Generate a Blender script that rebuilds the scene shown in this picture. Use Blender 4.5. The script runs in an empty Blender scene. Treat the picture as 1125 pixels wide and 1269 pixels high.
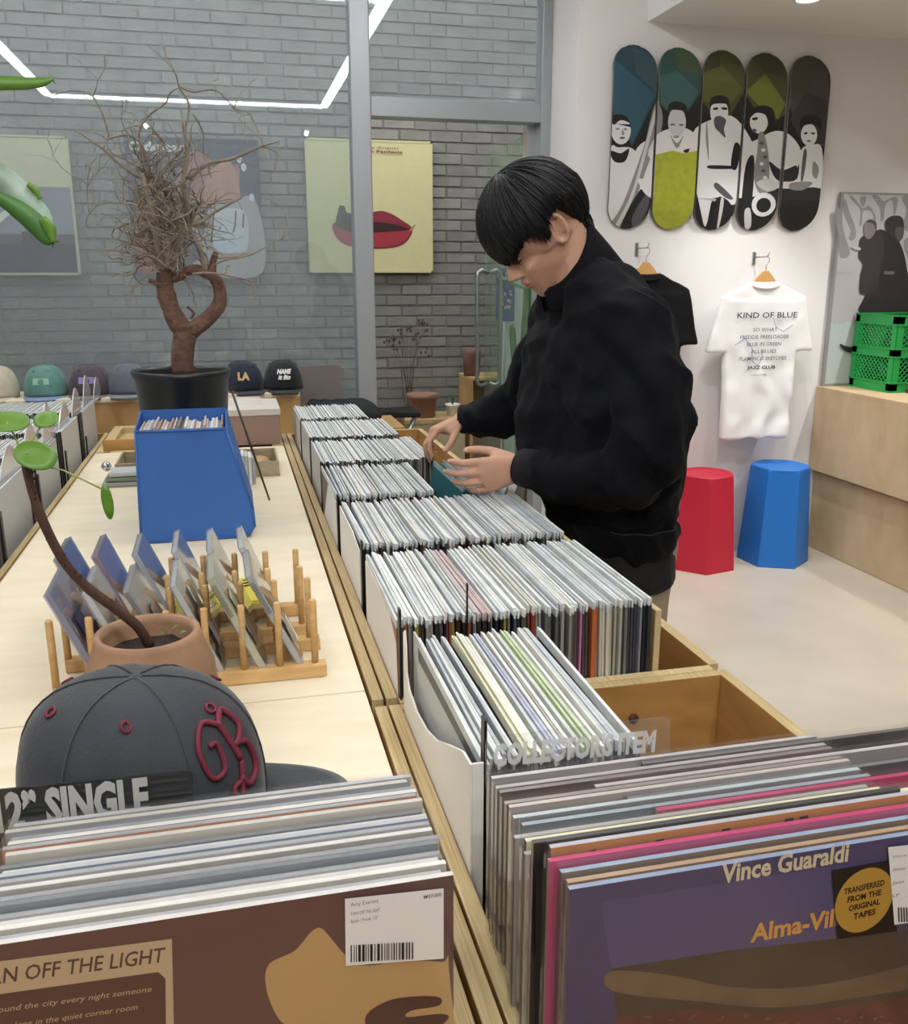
import bpy, bmesh, math, random
from mathutils import Vector, Matrix, noise
random.seed(7)
S = bpy.context.scene
COL = S.collection
# ------------------------------------------------------------------ camera
F, CX, CY, EYE = 1130.0, 562.5, 634.5, 1.40
PIT = math.atan((CY-340)/F); YAW = math.atan((CX-281)/F*math.cos(PIT))
cam_d = bpy.data.cameras.new('camera'); cam = bpy.data.objects.new('camera', cam_d); COL.objects.link(cam)
cam.location = (0, 0, EYE); cam.rotation_euler = (math.pi/2-PIT, 0, -YAW)
cam_d.sensor_fit = 'VERTICAL'; cam_d.sensor_height = 36; cam_d.lens = 36*F/1269; cam_d.clip_start = .02
S.camera = cam
# ------------------------------------------------------------------ world, lights, exposure
w = bpy.data.worlds.new('world'); S.world = w; w.use_nodes = True
w.node_tree.nodes['Background'].inputs[0].default_value = (.92, .94, .97, 1)
w.node_tree.nodes['Background'].inputs[1].default_value = 2.0
S.view_settings.view_transform = 'Standard'; S.view_settings.look = 'None'
S.view_settings.gamma = 1; S.view_settings.use_curve_mapping = False
S.view_settings.exposure = .66
LED_STRENGTH = 20.5
FILL = 29.0
SPOT = 38.0
def area(name, loc, rot, sx, sy, e, col=(1, .98, .95)):
    d = bpy.data.lights.new(name, 'AREA'); d.shape = 'RECTANGLE'; d.size = sx; d.size_y = sy; d.energy = e; d.color = col
    o = bpy.data.objects.new(name, d); o.location = loc; o.rotation_euler = rot; COL.objects.link(o); return o
def spot(name, loc, to, e, ang=70, blend=.6, size=.04):
    d = bpy.data.lights.new(name, 'SPOT'); d.energy = e; d.spot_size = math.radians(ang); d.spot_blend = blend
    d.shadow_soft_size = size; d.color = (1, .975, .94)
    o = bpy.data.objects.new(name, d); o.location = loc
    o.rotation_euler = (Vector(to)-Vector(loc)).to_track_quat('-Z', 'Y').to_euler(); COL.objects.link(o)

# ------------------------------------------------------------------ measuring helpers (a sight line met with a real plane)
sp, cp, st, ct = math.sin(PIT), math.cos(PIT), math.sin(YAW), math.cos(YAW)
def _ray(x, y):
    u = (x-CX)/F; v = (y-CY)/F; fw = cp-v*sp
    return Vector((u*ct+fw*st, fw*ct-u*st, -sp-v*cp))
def PZ(x, y, z): r = _ray(x, y); t = (z-EYE)/r.z; return Vector((r.x*t, r.y*t, z))
def PY(x, y, Y): r = _ray(x, y); t = Y/r.y; return Vector((r.x*t, Y, EYE+r.z*t))
def PX(x, y, X): r = _ray(x, y); t = X/r.x; return Vector((X, r.y*t, EYE+r.z*t))

# ------------------------------------------------------------------ materials
def lin(c):
    if isinstance(c, str):
        c = tuple(int(c[i:i+2], 16)/255 for i in (0, 2, 4))
    return tuple((v/12.92 if v <= .04045 else ((v+.055)/1.055)**2.4) for v in c)
_m = {}
def mat(name, col, rough=.6, metal=0, spec=.5, noise_amt=0, noise_scale=20, bump=0, bump_scale=60, rnd=0, emis=0, stretch=None, sheen=0):
    if name in _m: return _m[name]
    m = bpy.data.materials.new(name); m.use_nodes = True; nt = m.node_tree; b = nt.nodes['Principled BSDF']
    c = lin(col)
    b.inputs['Base Color'].default_value = (*c, 1); b.inputs['Roughness'].default_value = rough
    b.inputs['Metallic'].default_value = metal; b.inputs['Specular IOR Level'].default_value = spec
    if sheen: b.inputs['Sheen Weight'].default_value = sheen; b.inputs['Sheen Roughness'].default_value = .4
    if emis: b.inputs['Emission Color'].default_value = (*c, 1); b.inputs['Emission Strength'].default_value = emis
    tc = nt.nodes.new('ShaderNodeTexCoord'); mp = nt.nodes.new('ShaderNodeMapping')
    nt.links.new(tc.outputs['Object'], mp.inputs[0])
    if stretch: mp.inputs['Scale'].default_value = stretch
    last = None
    if noise_amt or rnd:
        hsv = nt.nodes.new('ShaderNodeHueSaturation'); hsv.inputs['Color'].default_value = (*c, 1)
        val = None
        if noise_amt:
            n = nt.nodes.new('ShaderNodeTexNoise'); n.inputs['Scale'].default_value = noise_scale; n.inputs['Detail'].default_value = 6
            nt.links.new(mp.outputs[0], n.inputs['Vector'])
            mr = nt.nodes.new('ShaderNodeMapRange'); mr.inputs[1].default_value = .3; mr.inputs[2].default_value = .7
            mr.inputs[3].default_value = 1-noise_amt; mr.inputs[4].default_value = 1+noise_amt
            nt.links.new(n.outputs[0], mr.inputs[0]); val = mr.outputs[0]
        if rnd:
            oi = nt.nodes.new('ShaderNodeObjectInfo'); mr2 = nt.nodes.new('ShaderNodeMapRange')
            mr2.inputs[3].default_value = 1-rnd; mr2.inputs[4].default_value = 1+rnd
            nt.links.new(oi.outputs['Random'], mr2.inputs[0])
            if val:
                mu = nt.nodes.new('ShaderNodeMath'); mu.operation = 'MULTIPLY'
                nt.links.new(val, mu.inputs[0]); nt.links.new(mr2.outputs[0], mu.inputs[1]); val = mu.outputs[0]
            else: val = mr2.outputs[0]
        nt.links.new(val, hsv.inputs['Value']); nt.links.new(hsv.outputs[0], b.inputs['Base Color'])
    if bump:
        n = nt.nodes.new('ShaderNodeTexNoise'); n.inputs['Scale'].default_value = bump_scale; n.inputs['Detail'].default_value = 4
        nt.links.new(mp.outputs[0], n.inputs['Vector'])
        bp = nt.nodes.new('ShaderNodeBump'); bp.inputs['Strength'].default_value = bump; bp.inputs['Distance'].default_value = .01
        nt.links.new(n.outputs[0], bp.inputs['Height']); nt.links.new(bp.outputs[0], b.inputs['Normal'])
    _m[name] = m; return m
def glassy(name, tint=(1, 1, 1), haze=0.0, refl=1.0, hazecol=(.9, .9, .9), rough=0.0, ior=1.45):
    """thin clear sheet: fresnel reflection over plain transparency, with a little milky haze"""
    if name in _m: return _m[name]
    m = bpy.data.materials.new(name); m.use_nodes = True; nt = m.node_tree; nt.nodes.clear()
    out = nt.nodes.new('ShaderNodeOutputMaterial'); tr = nt.nodes.new('ShaderNodeBsdfTransparent'); tr.inputs[0].default_value = (*tint, 1)
    gl = nt.nodes.new('ShaderNodeBsdfGlossy'); gl.inputs['Roughness'].default_value = rough
    fr = nt.nodes.new('ShaderNodeFresnel')          # same reflectance on both sides of a thin sheet
    ge = nt.nodes.new('ShaderNodeNewGeometry'); ma = nt.nodes.new('ShaderNodeMath'); ma.operation = 'MULTIPLY_ADD'; ma.inputs[1].default_value = 1/ior-ior; ma.inputs[2].default_value = ior
    nt.links.new(ge.outputs['Backfacing'], ma.inputs[0]); nt.links.new(ma.outputs[0], fr.inputs[0])
    mu = nt.nodes.new('ShaderNodeMath'); mu.operation = 'MULTIPLY'; mu.inputs[1].default_value = refl; mu.use_clamp = True
    mx = nt.nodes.new('ShaderNodeMixShader'); nt.links.new(fr.outputs[0], mu.inputs[0]); nt.links.new(mu.outputs[0], mx.inputs[0])
    df = nt.nodes.new('ShaderNodeBsdfDiffuse'); df.inputs[0].default_value = (*hazecol, 1)
    mh = nt.nodes.new('ShaderNodeMixShader'); mh.inputs[0].default_value = haze
    nt.links.new(tr.outputs[0], mh.inputs[1]); nt.links.new(df.outputs[0], mh.inputs[2])
    nt.links.new(mh.outputs[0], mx.inputs[1]); nt.links.new(gl.outputs[0], mx.inputs[2]); nt.links.new(mx.outputs[0], out.inputs[0])
    _m[name] = m; return m
def wood(name, c1, c2, scale=3, stretch=(1, 12, 12), rough=.55, rnd=0, bands=.5):
    if name in _m: return _m[name]
    m = bpy.data.materials.new(name); m.use_nodes = True; nt = m.node_tree; b = nt.nodes['Principled BSDF']; b.inputs['Roughness'].default_value = rough
    b.inputs['Specular IOR Level'].default_value = .35
    tc = nt.nodes.new('ShaderNodeTexCoord'); mp = nt.nodes.new('ShaderNodeMapping'); mp.inputs['Scale'].default_value = stretch
    nt.links.new(tc.outputs['Object'], mp.inputs[0])
    n = nt.nodes.new('ShaderNodeTexNoise'); n.inputs['Scale'].default_value = scale; n.inputs['Detail'].default_value = 8; n.inputs['Distortion'].default_value = .6
    n2 = nt.nodes.new('ShaderNodeTexNoise'); n2.inputs['Scale'].default_value = 1.7; n2.inputs['Detail'].default_value = 3
    nt.links.new(mp.outputs[0], n.inputs[0]); nt.links.new(tc.outputs['Object'], n2.inputs[0])
    ad = nt.nodes.new('ShaderNodeMath'); ad.operation = 'MULTIPLY_ADD'; ad.inputs[1].default_value = .6
    nt.links.new(n.outputs[0], ad.inputs[0])
    m3 = nt.nodes.new('ShaderNodeMath'); m3.operation = 'MULTIPLY'; m3.inputs[1].default_value = .4; nt.links.new(n2.outputs[0], m3.inputs[0]); nt.links.new(m3.outputs[0], ad.inputs[2])
    r = nt.nodes.new('ShaderNodeValToRGB'); r.color_ramp.elements[0].position = .35; r.color_ramp.elements[1].position = .65
    r.color_ramp.elements[0].color = (*lin(c1), 1); r.color_ramp.elements[1].color = (*lin(c2), 1)
    nt.links.new(ad.outputs[0], r.inputs[0]); nt.links.new(r.outputs[0], b.inputs['Base Color'])
    _m[name] = m; return m

# ------------------------------------------------------------------ mesh builder
class MB:
    def __init__(s): s.v = []; s.f = []; s.mi = []; s.sm = []
    def add(s, vs, fs, mi=0, smooth=False):
        n = len(s.v); s.v += [Vector(p) for p in vs]
        for f in fs: s.f.append([i+n for i in f]); s.mi.append(mi); s.sm.append(smooth)
        return s
    def box(s, x0, x1, y0, y1, z0, z1, mi=0, M=None):
        vs = [Vector((x, y, z)) for z in (z0, z1) for y in (y0, y1) for x in (x0, x1)]
        if M: vs = [M @ p for p in vs]
        m = mi if isinstance(mi, (list, tuple)) else [mi]*6      # bottom top front back left right
        for f, k in zip([[0, 2, 3, 1], [4, 5, 7, 6], [0, 1, 5, 4], [2, 6, 7, 3], [0, 4, 6, 2], [1, 3, 7, 5]], m):
            pass
        n = len(s.v); s.v += vs
        for f, k in zip([[0, 2, 3, 1], [4, 5, 7, 6], [0, 1, 5, 4], [2, 6, 7, 3], [0, 4, 6, 2], [1, 3, 7, 5]], m):
            s.f.append([i+n for i in f]); s.mi.append(k); s.sm.append(False)
        return s
    def tube(s, pts, rs, seg=8, mi=0, cap=True, smooth=True):
        pts = [Vector(p) for p in pts]
        if not isinstance(rs, (list, tuple)): rs = [rs]*len(pts)
        if len(rs) != len(pts): rs = [rs[min(len(rs)-1, int(i*(len(rs)-1)/max(1, len(pts)-1)+.5))] for i in range(len(pts))]
        up = None; rings = []
        for i, p in enumerate(pts):
            t = (pts[min(i+1, len(pts)-1)]-pts[max(i-1, 0)])
            if t.length < 1e-9: t = Vector((0, 0, 1))
            t.normalize()
            if up is None: up = t.orthogonal().normalized()
            up = (up-t*up.dot(t)); up = up.normalized() if up.length > 1e-6 else t.orthogonal().normalized()
            b = t.cross(up)
            rings.append([p+(up*math.cos(a)+b*math.sin(a))*rs[i] for a in [2*math.pi*k/seg for k in range(seg)]])
        vs = [q for r in rings for q in r]; fs = []
        for i in range(len(pts)-1):
            for k in range(seg):
                a = i*seg+k; b2 = i*seg+(k+1) % seg; fs.append([a, b2, b2+seg, a+seg])
        if cap: fs.append(list(range(seg))[::-1]); fs.append([len(vs)-seg+k for k in range(seg)])
        return s.add(vs, fs, mi, smooth)
    def lathe(s, prof, c=(0, 0, 0), seg=40, mi=0, smooth=True, sx=1, sy=1, poly=None, rot=0):
        c = Vector(c); vs = []; fs = []; n = len(prof)
        for k in range(seg):
            a = 2*math.pi*k/seg+rot; q = 1
            for r, z in prof: vs.append(c+Vector((r*math.cos(a)*sx, r*math.sin(a)*sy, z)))
        for k in range(seg):
            k2 = (k+1) % seg
            for i in range(n-1): fs.append([k*n+i, k2*n+i, k2*n+i+1, k*n+i+1])
        return s.add(vs, fs, mi, smooth)
    def prism(s, pts, off, mi=0, smooth=False):
        """closed planar polygon pts (3-D) extruded by vector off"""
        off = Vector(off); n = len(pts); a = [Vector(p) for p in pts]; b = [p+off for p in a]
        fs = [list(range(n))[::-1], [n+i for i in range(n)]]+[[i, (i+1) % n, n+(i+1) % n, n+i] for i in range(n)]
        return s.add(a+b, fs, mi, smooth)
    def sphere(s, c, r, seg=16, rings=10, mi=0, M=None):
        vs = []; fs = []; r = r if isinstance(r, (list, tuple)) else (r, r, r)
        for i in range(rings+1):
            th = math.pi*i/rings
            for k in range(seg):
                a = 2*math.pi*k/seg; p = Vector((r[0]*math.sin(th)*math.cos(a), r[1]*math.sin(th)*math.sin(a), r[2]*math.cos(th)))
                if M: p = M @ p
                vs.append(p+Vector(c))
        for i in range(rings):
            for k in range(seg):
                fs.append([i*seg+k, (i+1)*seg+k, (i+1)*seg+(k+1) % seg, i*seg+(k+1) % seg])
        return s.add(vs, fs, mi, True)
    def hull(s, balls, mi=0, sub=2):
        bm = bmesh.new()
        for (p, r) in balls:
            g = bmesh.ops.create_icosphere(bm, subdivisions=sub, radius=1)
            rr = r if isinstance(r, (tuple, list)) else (r, r, r)
            for v in g['verts']: v.co = Vector((v.co.x*rr[0], v.co.y*rr[1], v.co.z*rr[2]))+Vector(p)
        h = bmesh.ops.convex_hull(bm, input=bm.verts[:])
        bmesh.ops.delete(bm, geom=[e for e in h['geom_interior'] if isinstance(e, bmesh.types.BMVert)], context='VERTS')
        loose = [v for v in bm.verts if not v.link_faces]; bmesh.ops.delete(bm, geom=loose, context='VERTS')
        bmesh.ops.recalc_face_normals(bm, faces=bm.faces[:])
        bm.verts.index_update(); s.add([v.co.copy() for v in bm.verts], [[v.index for v in f.verts] for f in bm.faces], mi, True); bm.free(); return s
    def chain(s, pts, sub=2):
        for a, b in zip(pts[:-1], pts[1:]): s.hull([a, b], sub=sub)
        return s
    def mesh(s, name, mats, org=(0, 0, 0)):
        me = bpy.data.meshes.new(name); o = Vector(org)
        me.from_pydata([p-o for p in s.v], [], s.f)
        for m in (mats if isinstance(mats, (list, tuple)) else [mats]): me.materials.append(m)
        me.polygons.foreach_set('material_index', s.mi); me.polygons.foreach_set('use_smooth', s.sm); me.update(); return me

def root_of(o):
    while o.parent: o = o.parent
    return o
def tag(o, label=None, cat=None, group=None, kind=None):
    if label: o['label'] = label
    if cat: o['category'] = cat
    if group: o['group'] = group
    if kind: o['kind'] = kind
    return o
def thing(name, label, cat, loc=(0, 0, 0), group=None):
    o = bpy.data.objects.new(name, None); o.empty_display_size = .05; o.location = loc; COL.objects.link(o); return tag(o, label, cat, group)
def W(o):                        # world origin of an object tree that only uses translation
    v = Vector(o.location); p = o.parent
    while p: v += p.location; p = p.parent
    return v
def obj(name, mb, mats, parent=None, org=None, bevel=0, label=None, kind=None):
    """mb is in world coordinates; the object's origin is org (default: the parent's)"""
    base = W(parent) if parent else Vector((0, 0, 0))
    if org is None: org = base
    me = mb.mesh(name, mats, org) if isinstance(mb, MB) else mb
    o = bpy.data.objects.new(name, me); COL.objects.link(o)
    if parent: o.parent = parent
    o.location = Vector(org)-base
    if bevel:
        b = o.modifiers.new('bevel', 'BEVEL'); b.width = bevel; b.segments = 2; b.limit_method = 'ANGLE'
    if label: o['label'] = label
    if kind: o['kind'] = kind
    return o
def single(name, mb, mats, label, cat, org, group=None, bevel=0):
    return tag(obj(name, mb, mats, None, org, bevel), label, cat, group)
def smooth_poly(pts, n=6):
    out = []; N = len(pts)
    for i in range(N):
        p0, p1, p2, p3 = [Vector(pts[(i+k-1) % N]) for k in range(4)]
        for j in range(n):
            t = j/n; out.append(.5*((2*p1)+(-p0+p2)*t+(2*p0-5*p1+4*p2-p3)*t*t+(-p0+3*p1-3*p2+p3)*t**3))
    return out
class Print:
    """flat print on a plane: layers of coloured shapes, each a hair above the last; pts in plane units"""
    def __init__(s, O, U, V, eps=.0003):
        s.O, s.U, s.V = Vector(O), Vector(U), Vector(V); s.N = s.U.cross(s.V).normalized(); s.mb = MB(); s.mats = []; s.k = 1; s.eps = eps; s.bend = None
    def P(s, x, y):
        p = s.O+s.U*x+s.V*y+s.N*(s.eps*s.k)
        return s.bend(p, x, y) if s.bend else p
    def mi(s, m):
        if m not in s.mats: s.mats.append(m)
        return s.mats.index(m)
    def poly(s, m, pts, sm=False, n=5):
        if sm: pts = [(p[0], p[1]) for p in smooth_poly([(a, b, 0) for a, b in pts], n)]
        s.mb.add([s.P(a, b) for a, b in pts], [list(range(len(pts)))], s.mi(m)); s.k += 1; return s
    def rect(s, m, x0, y0, x1, y1): return s.poly(m, [(x0, y0), (x1, y0), (x1, y1), (x0, y1)])
    def oval(s, m, x, y, rx, ry, rot=0):
        c, d = math.cos(rot), math.sin(rot)
        return s.poly(m, [(x+rx*math.cos(a)*c-ry*math.sin(a)*d, y+rx*math.cos(a)*d+ry*math.sin(a)*c) for a in [2*math.pi*i/28 for i in range(28)]])
    def line(s, m, pts, wd):
        for (a, b) in zip(pts[:-1], pts[1:]):
            a = Vector(a); b = Vector(b); d = (b-a)
            if d.length < 1e-9: continue
            d.normalize(); n = Vector((-d.y, d.x))*wd/2; a2 = a-d*wd*.2; b2 = b+d*wd*.2
            s.mb.add([s.P(*q) for q in (a2-n, b2-n, b2+n, a2+n)], [[0, 1, 2, 3]], s.mi(m))
        s.k += 1; return s
    def text(s, m, t, x, y, h, wdt=None, bold=0, shear=0, align='L', rot=0):
        c = bpy.data.curves.new('t', 'FONT'); c.body = t; c.offset = bold; c.resolution_u = 2; c.shear = shear
        o = bpy.data.objects.new('t', c); COL.objects.link(o)
        dg = bpy.context.evaluated_depsgraph_get(); me = bpy.data.meshes.new_from_object(o.evaluated_get(dg))
        xs = [v.co.x for v in me.vertices]; ys = [v.co.y for v in me.vertices]
        if xs:
            x0, x1, sy = min(xs), max(xs), h/.70; sx = sy if not wdt else wdt/(x1-x0)
            off = 0 if align == 'L' else -.5*(x1-x0)*sx
            cr, sr = math.cos(rot), math.sin(rot); vs = []
            for v in me.vertices:
                a, b = (v.co.x-x0)*sx+off, v.co.y*sy
                vs.append(s.P(x+a*cr-b*sr, y+a*sr+b*cr))
            s.mb.add(vs, [list(p.vertices) for p in me.polygons], s.mi(m))
        bpy.data.objects.remove(o); bpy.data.curves.remove(c); bpy.data.meshes.remove(me); s.k += 1; return s
    def done(s, name, parent, label=None): return obj(name, s.mb, s.mats, parent, label=label)

def remeshed(mb, voxel, it=3, fac=.5, disp=None):
    me = mb.mesh('r', [mat('tmp', (1, 1, 1))]); o = bpy.data.objects.new('r', me); COL.objects.link(o)
    r = o.modifiers.new('r', 'REMESH'); r.mode = 'VOXEL'; r.voxel_size = voxel; r.use_smooth_shade = True
    if it: sm = o.modifiers.new('s', 'SMOOTH'); sm.iterations = it; sm.factor = fac
    dg = bpy.context.evaluated_depsgraph_get(); m2 = bpy.data.meshes.new_from_object(o.evaluated_get(dg))
    bpy.data.objects.remove(o); out = MB()
    vs = [v.co.copy() for v in m2.vertices]
    if disp:
        ns = [v.normal.copy() for v in m2.vertices]; vs = [p+n*disp(p, n) for p, n in zip(vs, ns)]
    out.add(vs, [list(p.vertices) for p in m2.polygons], 0, True); bpy.data.meshes.remove(m2); return out

# palette
WHITE = mat('wall_white_paint', 'e4e2e1', .85, bump=.05, bump_scale=200)
CEIL = mat('ceiling_white', 'e3e2e0', .9)
FLOOR = mat('polished_pale_concrete', 'bfb7a9', .32, noise_amt=.10, noise_scale=2.2, bump=.03, bump_scale=30)
ALU = mat('grey_painted_aluminium', '9fa4a8', .4, .25)
TABLE = wood('birch_tabletop', 'dacdb0', 'e8dec6', 2.5, (2.0, 7, 7), .42)
PLY = wood('plywood_birch', 'b89868', 'd6bb8a', 3.5, (9, 2, 9), .55)
PLYE = wood('plywood_edge_layers', 'ab9468', 'd6c296', 5, (90, 1.5, 90), .6)
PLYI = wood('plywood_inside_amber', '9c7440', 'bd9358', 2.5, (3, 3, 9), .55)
CRATEW = wood('plywood_box_tan', 'b39a78', 'cdb796', 1.6, (2, 4, 2), .6)
SHELFW = wood('shelf_tan_wood', 'b08c5a', 'c4a06c', 2, (8, 3, 3), .6)
BAMB = wood('bamboo_pale', 'c39a62', 'dab680', 6, (3, 3, 14), .5)
BLACK = mat('black_matt', '0d0e11', .6)
PAPERW = mat('white_card', 'eceae4', .6)
GLASS = glassy('window_glass', (.93, .96, .97), haze=.06, refl=.9, hazecol=(.75, .78, .82))  # pale diffuse haze stands in for the room's reflection on the panes
CLEAR = glassy('clear_plastic', (.985, .985, .99), haze=.02, refl=1.1, rough=.08)
ACRYL = glassy('clear_acrylic', (.97, .98, .98), haze=.04, refl=1.0, rough=.02)

# ================================================================== SETTING
def struct(name, mb, m, org=(0, 0, 0), parent=None):
    o = obj(name, mb, m, parent, org)
    if not parent: o['kind'] = 'structure'
    return o
GY, DY = 4.5, 4.1       # glass wall, skateboard wall
struct('floor', MB().box(-3.2, 5.2, -3.2, 4.6, -.1, 0), FLOOR)
struct('floor_courtyard', MB().box(-3.2, 5.2, 4.6, 6.05, -.1, -.001), mat('courtyard_concrete', '77746e', .8, noise_amt=.15, noise_scale=6))
struct('ceiling', MB().box(-3.2, 5.2, -3.2, 4.6, 2.9, 3.0), CEIL)
struct('ceiling_soffit', MB().box(1.865, 5.0, -3.0, DY, 2.475, 2.9), CEIL)
struct('wall_left', MB().box(-3.2, -3.0, -3.2, 4.6, 0, 2.9), WHITE)
struct('wall_behind', MB().box(-3.0, 5.2, -3.2, -3.0, 0, 2.9), WHITE)
struct('wall_right', MB().box(5.0, 5.2, -3.0, 4.6, 0, 2.9), WHITE)
struct('wall_front', MB().box(1.55, 5.0, DY, 4.62, 0, 2.9), WHITE)
# window wall: frames + panes
wf = struct('window_frame', MB().box(-3, .592, GY-.04, GY+.04, 0, .12).box(-3, .592, GY-.04, GY+.04, 2.82, 2.9), ALU)
obj('mullion', MB().box(.592, .682, GY-.06, GY+.05, 0, 2.9), ALU, wf, bevel=.006)
obj('mullion', MB().box(-1.9, -1.82, GY-.06, GY+.05, 0, 2.9), ALU, wf, bevel=.006)
obj('transom', MB().box(.682, 1.50, GY-.05, GY+.05, 2.10, 2.185), ALU, wf, bevel=.004)
obj('jamb', MB().box(1.50, 1.55, GY-.05, GY+.05, 0, 2.9), ALU, wf, bevel=.004)
for x0, x1, z0, z1 in ((-1.82, .592, .12, 2.82), (-3, -1.9, .12, 2.82), (.682, 1.5, 2.185, 2.9)):
    obj('pane', MB().box(x0, x1, GY+.012, GY+.014, z0, z1), GLASS, wf)
    obj('pane', MB().box(x0, x1, GY-.03, GY-.028, z0, z1), GLASS, wf)
# open glass door swung outward
dx, dy = 1.498-1.485, 5.36-4.56
DA = math.atan2(dy, dx)
DM = Matrix.Translation((1.485, 4.56, 0)) @ Matrix.Rotation(DA, 4, 'Z')
DG = glassy('door_glass_green', (.86, .93, .88), haze=.10, refl=.35, hazecol=(.60, .66, .55), ior=1.25)
d1 = struct('door_1', MB().box(.0, .85, -.004, .004, .01, 2.07, 0, DM), DG)
obj('door_rail', MB().box(0, .85, -.01, .01, .01, .08, 0, DM), ALU, d1)
obj('door_hinge', MB().box(-.02, .05, -.025, .025, 1.93, 2.10, 0, DM), mat('steel', 'b8babd', .3, .9), d1)
hm = MB()
for s_ in (1, -1):
    pts = [(0.77, .006*s_, 1.41), (.77, .045*s_, 1.425), (.77, .066*s_, 1.41), (.77, .07*s_, 1.37), (.77, .07*s_, .80), (.77, .066*s_, .765), (.77, .045*s_, .75), (.77, .006*s_, .765)]
    hm.tube([DM @ Vector(p) for p in pts], .012, 10)
obj('door_handle', hm, mat('steel', 'b8babd', .3, .9), d1)
# colourful sticker sheet on the door glass
STB = mat('flyer_blue', '4a4f9c', .5); STW = mat('flyer_white', 'c7cbd6', .5); STR = mat('flyer_red', 'b0554e', .5); STD = mat('flyer_dark', '22304f', .5)
flo = thing('flyer_stand', 'small colourful flyer with blue bottom on a thin post outside the glass door', 'flyer', (1.62, 5.38, 0))
obj('flyer_sheet', MB().box(1.555, 1.672, 5.38, 5.383, 1.125, 1.435), STB, flo)
obj('post', MB().tube([(1.615, 5.389, 0), (1.615, 5.389, 1.30)], .006, 8), mat('steel', 'b8babd', .3, .9), flo); obj('post_foot', MB().lathe([(0, 0), (.045, 0), (.042, .012), (0, .014)], (1.615, 5.389, 0), 24), mat('steel', 'b8babd', .3, .9), flo)
pr = Print((1.555, 5.3797, 1.125), (1, 0, 0), (0, 0, 1), .0003)
rr = random.Random(3)
for i in range(40):
    a, b = rr.uniform(.0, .095), rr.uniform(.07, .285); pr.k = 1+i % 4
    pr.rect([STW, STR, STD, STW][i % 4], a, b, a+rr.uniform(.008, .022), b+rr.uniform(.008, .024))
pr.done('flyer_print', flo)

# brick wall across the light well
BRK = mat('grey_brick', '8b8881', .9, noise_amt=.14, noise_scale=7, rnd=.13, bump=.35, bump_scale=70)
MORT = mat('mortar_grey', '807e78', .95, noise_amt=.12, noise_scale=5)
wb = struct('wall_courtyard', MB().box(-3.2, 5.2, 6.007, 6.2, 0, 3.9), MORT, (0, 6, 0))
struct('wall_courtyard_right', MB().box(2.6, 2.8, 4.62, 6.012, 0, 3.9), mat('white_outer_wall', 'c8cac8', .85))
struct('wall_courtyard_left', MB().box(-3.4, -3.2, 4.6, 6.2, 0, 3.9), MORT)
pw, ph = .2, .0670
rb = random.Random(11); cells = []
for j in range(0, 57):
    for i in range(-13, 14):
        x0 = i*pw+(pw/2 if j % 2 else 0); z0 = j*ph; cells.append((x0, z0))
vis = [c for c in cells if -1.5 < c[0] < 1.75 and .45 < c[1] < 3.15]
vis.sort(key=lambda c: (c[0]-.3)**2*.8+(c[1]-1.55)**2)
near = set(vis[:300])
bmeshes = []
for k in range(5):
    m_ = MB(); j = lambda: rb.uniform(-.0018, .0018)
    vs = [(0+j(), .0075, 0+j()), (.19+j(), .0075, j()), (.19+j(), .0075, .057+j()), (j(), .0075, .057+j()), (.003, j(), .003), (.187, j(), .003), (.187, j(), .054), (.003, j(), .054)]
    m_.add(vs, [[4, 5, 6, 7], [0, 1, 5, 4], [1, 2, 6, 5], [2, 3, 7, 6], [3, 0, 4, 7]], 0); bmeshes.append(m_.mesh('brick', BRK))
stuff = MB()
for c in cells:
    if c in near:
        o = bpy.data.objects.new('brick', bmeshes[rb.randrange(5)]); COL.objects.link(o); o.parent = wb
        o.location = (c[0], rb.uniform(-.004, .003), c[1])
    else:
        y = 6+rb.uniform(-.004, .003); stuff.box(c[0], c[0]+.19, y, 6.013, c[1], c[1]+.057)
obj('brickwork', stuff, BRK, wb, (0, 6, 0), kind='stuff')

# ---------------- ceiling LED frame (seen mirrored in the window)
EM = mat('led_white', (1, 1, 1), emis=LED_STRENGTH)
led = thing('ceiling_light', 'large rectangular white LED line light under the ceiling, seen mirrored in the window', 'ceiling light', (-.2, 1.8, 2.86))
LX0, LX1, LY0, LY1 = -1.36, .93, .16, 3.55
hs = MB()
for a in ((LX0, LX1, LY0-.042, LY0+.042), (LX0, LX1, LY1-.042, LY1+.042), (LX0-.042, LX0+.042, LY0, LY1), (LX1-.042, LX1+.042, LY0, LY1)):
    hs.box(a[0], a[1], a[2], a[3], 2.85, 2.898)
    obj('light_bar', MB().box(a[0]+.006, a[1]-.006, a[2]+.006, a[3]-.006, 2.842, 2.85), EM, led)
obj('housing', hs, mat('white_metal', 'd8d8d8', .4), led)
# ---------------- recessed downlights in the soffit
for i, (x, y) in enumerate(((2.336, 3.62), (3.3, 3.3), (2.5, 2.3), (2.9, .9))):
    lb = ['recessed round downlight in the dropped ceiling above the skateboard decks', 'recessed downlight above the wooden boxes on the right',
          'added unseen fill downlight over the open floor behind the shopper', 'added unseen fill downlight over the near aisle']  # the last two are fill lamps added out of view
    t = thing('downlight', lb[i], 'downlight', (x, y, 2.47), 'recessed downlights')
    obj('trim_ring', MB().lathe([(.042, 2.4745), (.045, 2.466), (.056, 2.468), (.058, 2.4745)], (x, y, 0), 28), mat('white_metal', 'd8d8d8', .4), t)
    obj('lens', MB().lathe([(0, 2.470), (.041, 2.470)], (x, y, 0), 28), mat('downlight_lens', (1, .97, .9), emis=14), t)
    spot('downlight_beam', (x, y, 2.455), (x, y+.05, 0), SPOT, 72 if i == 0 else 110, .7, .035)
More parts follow.
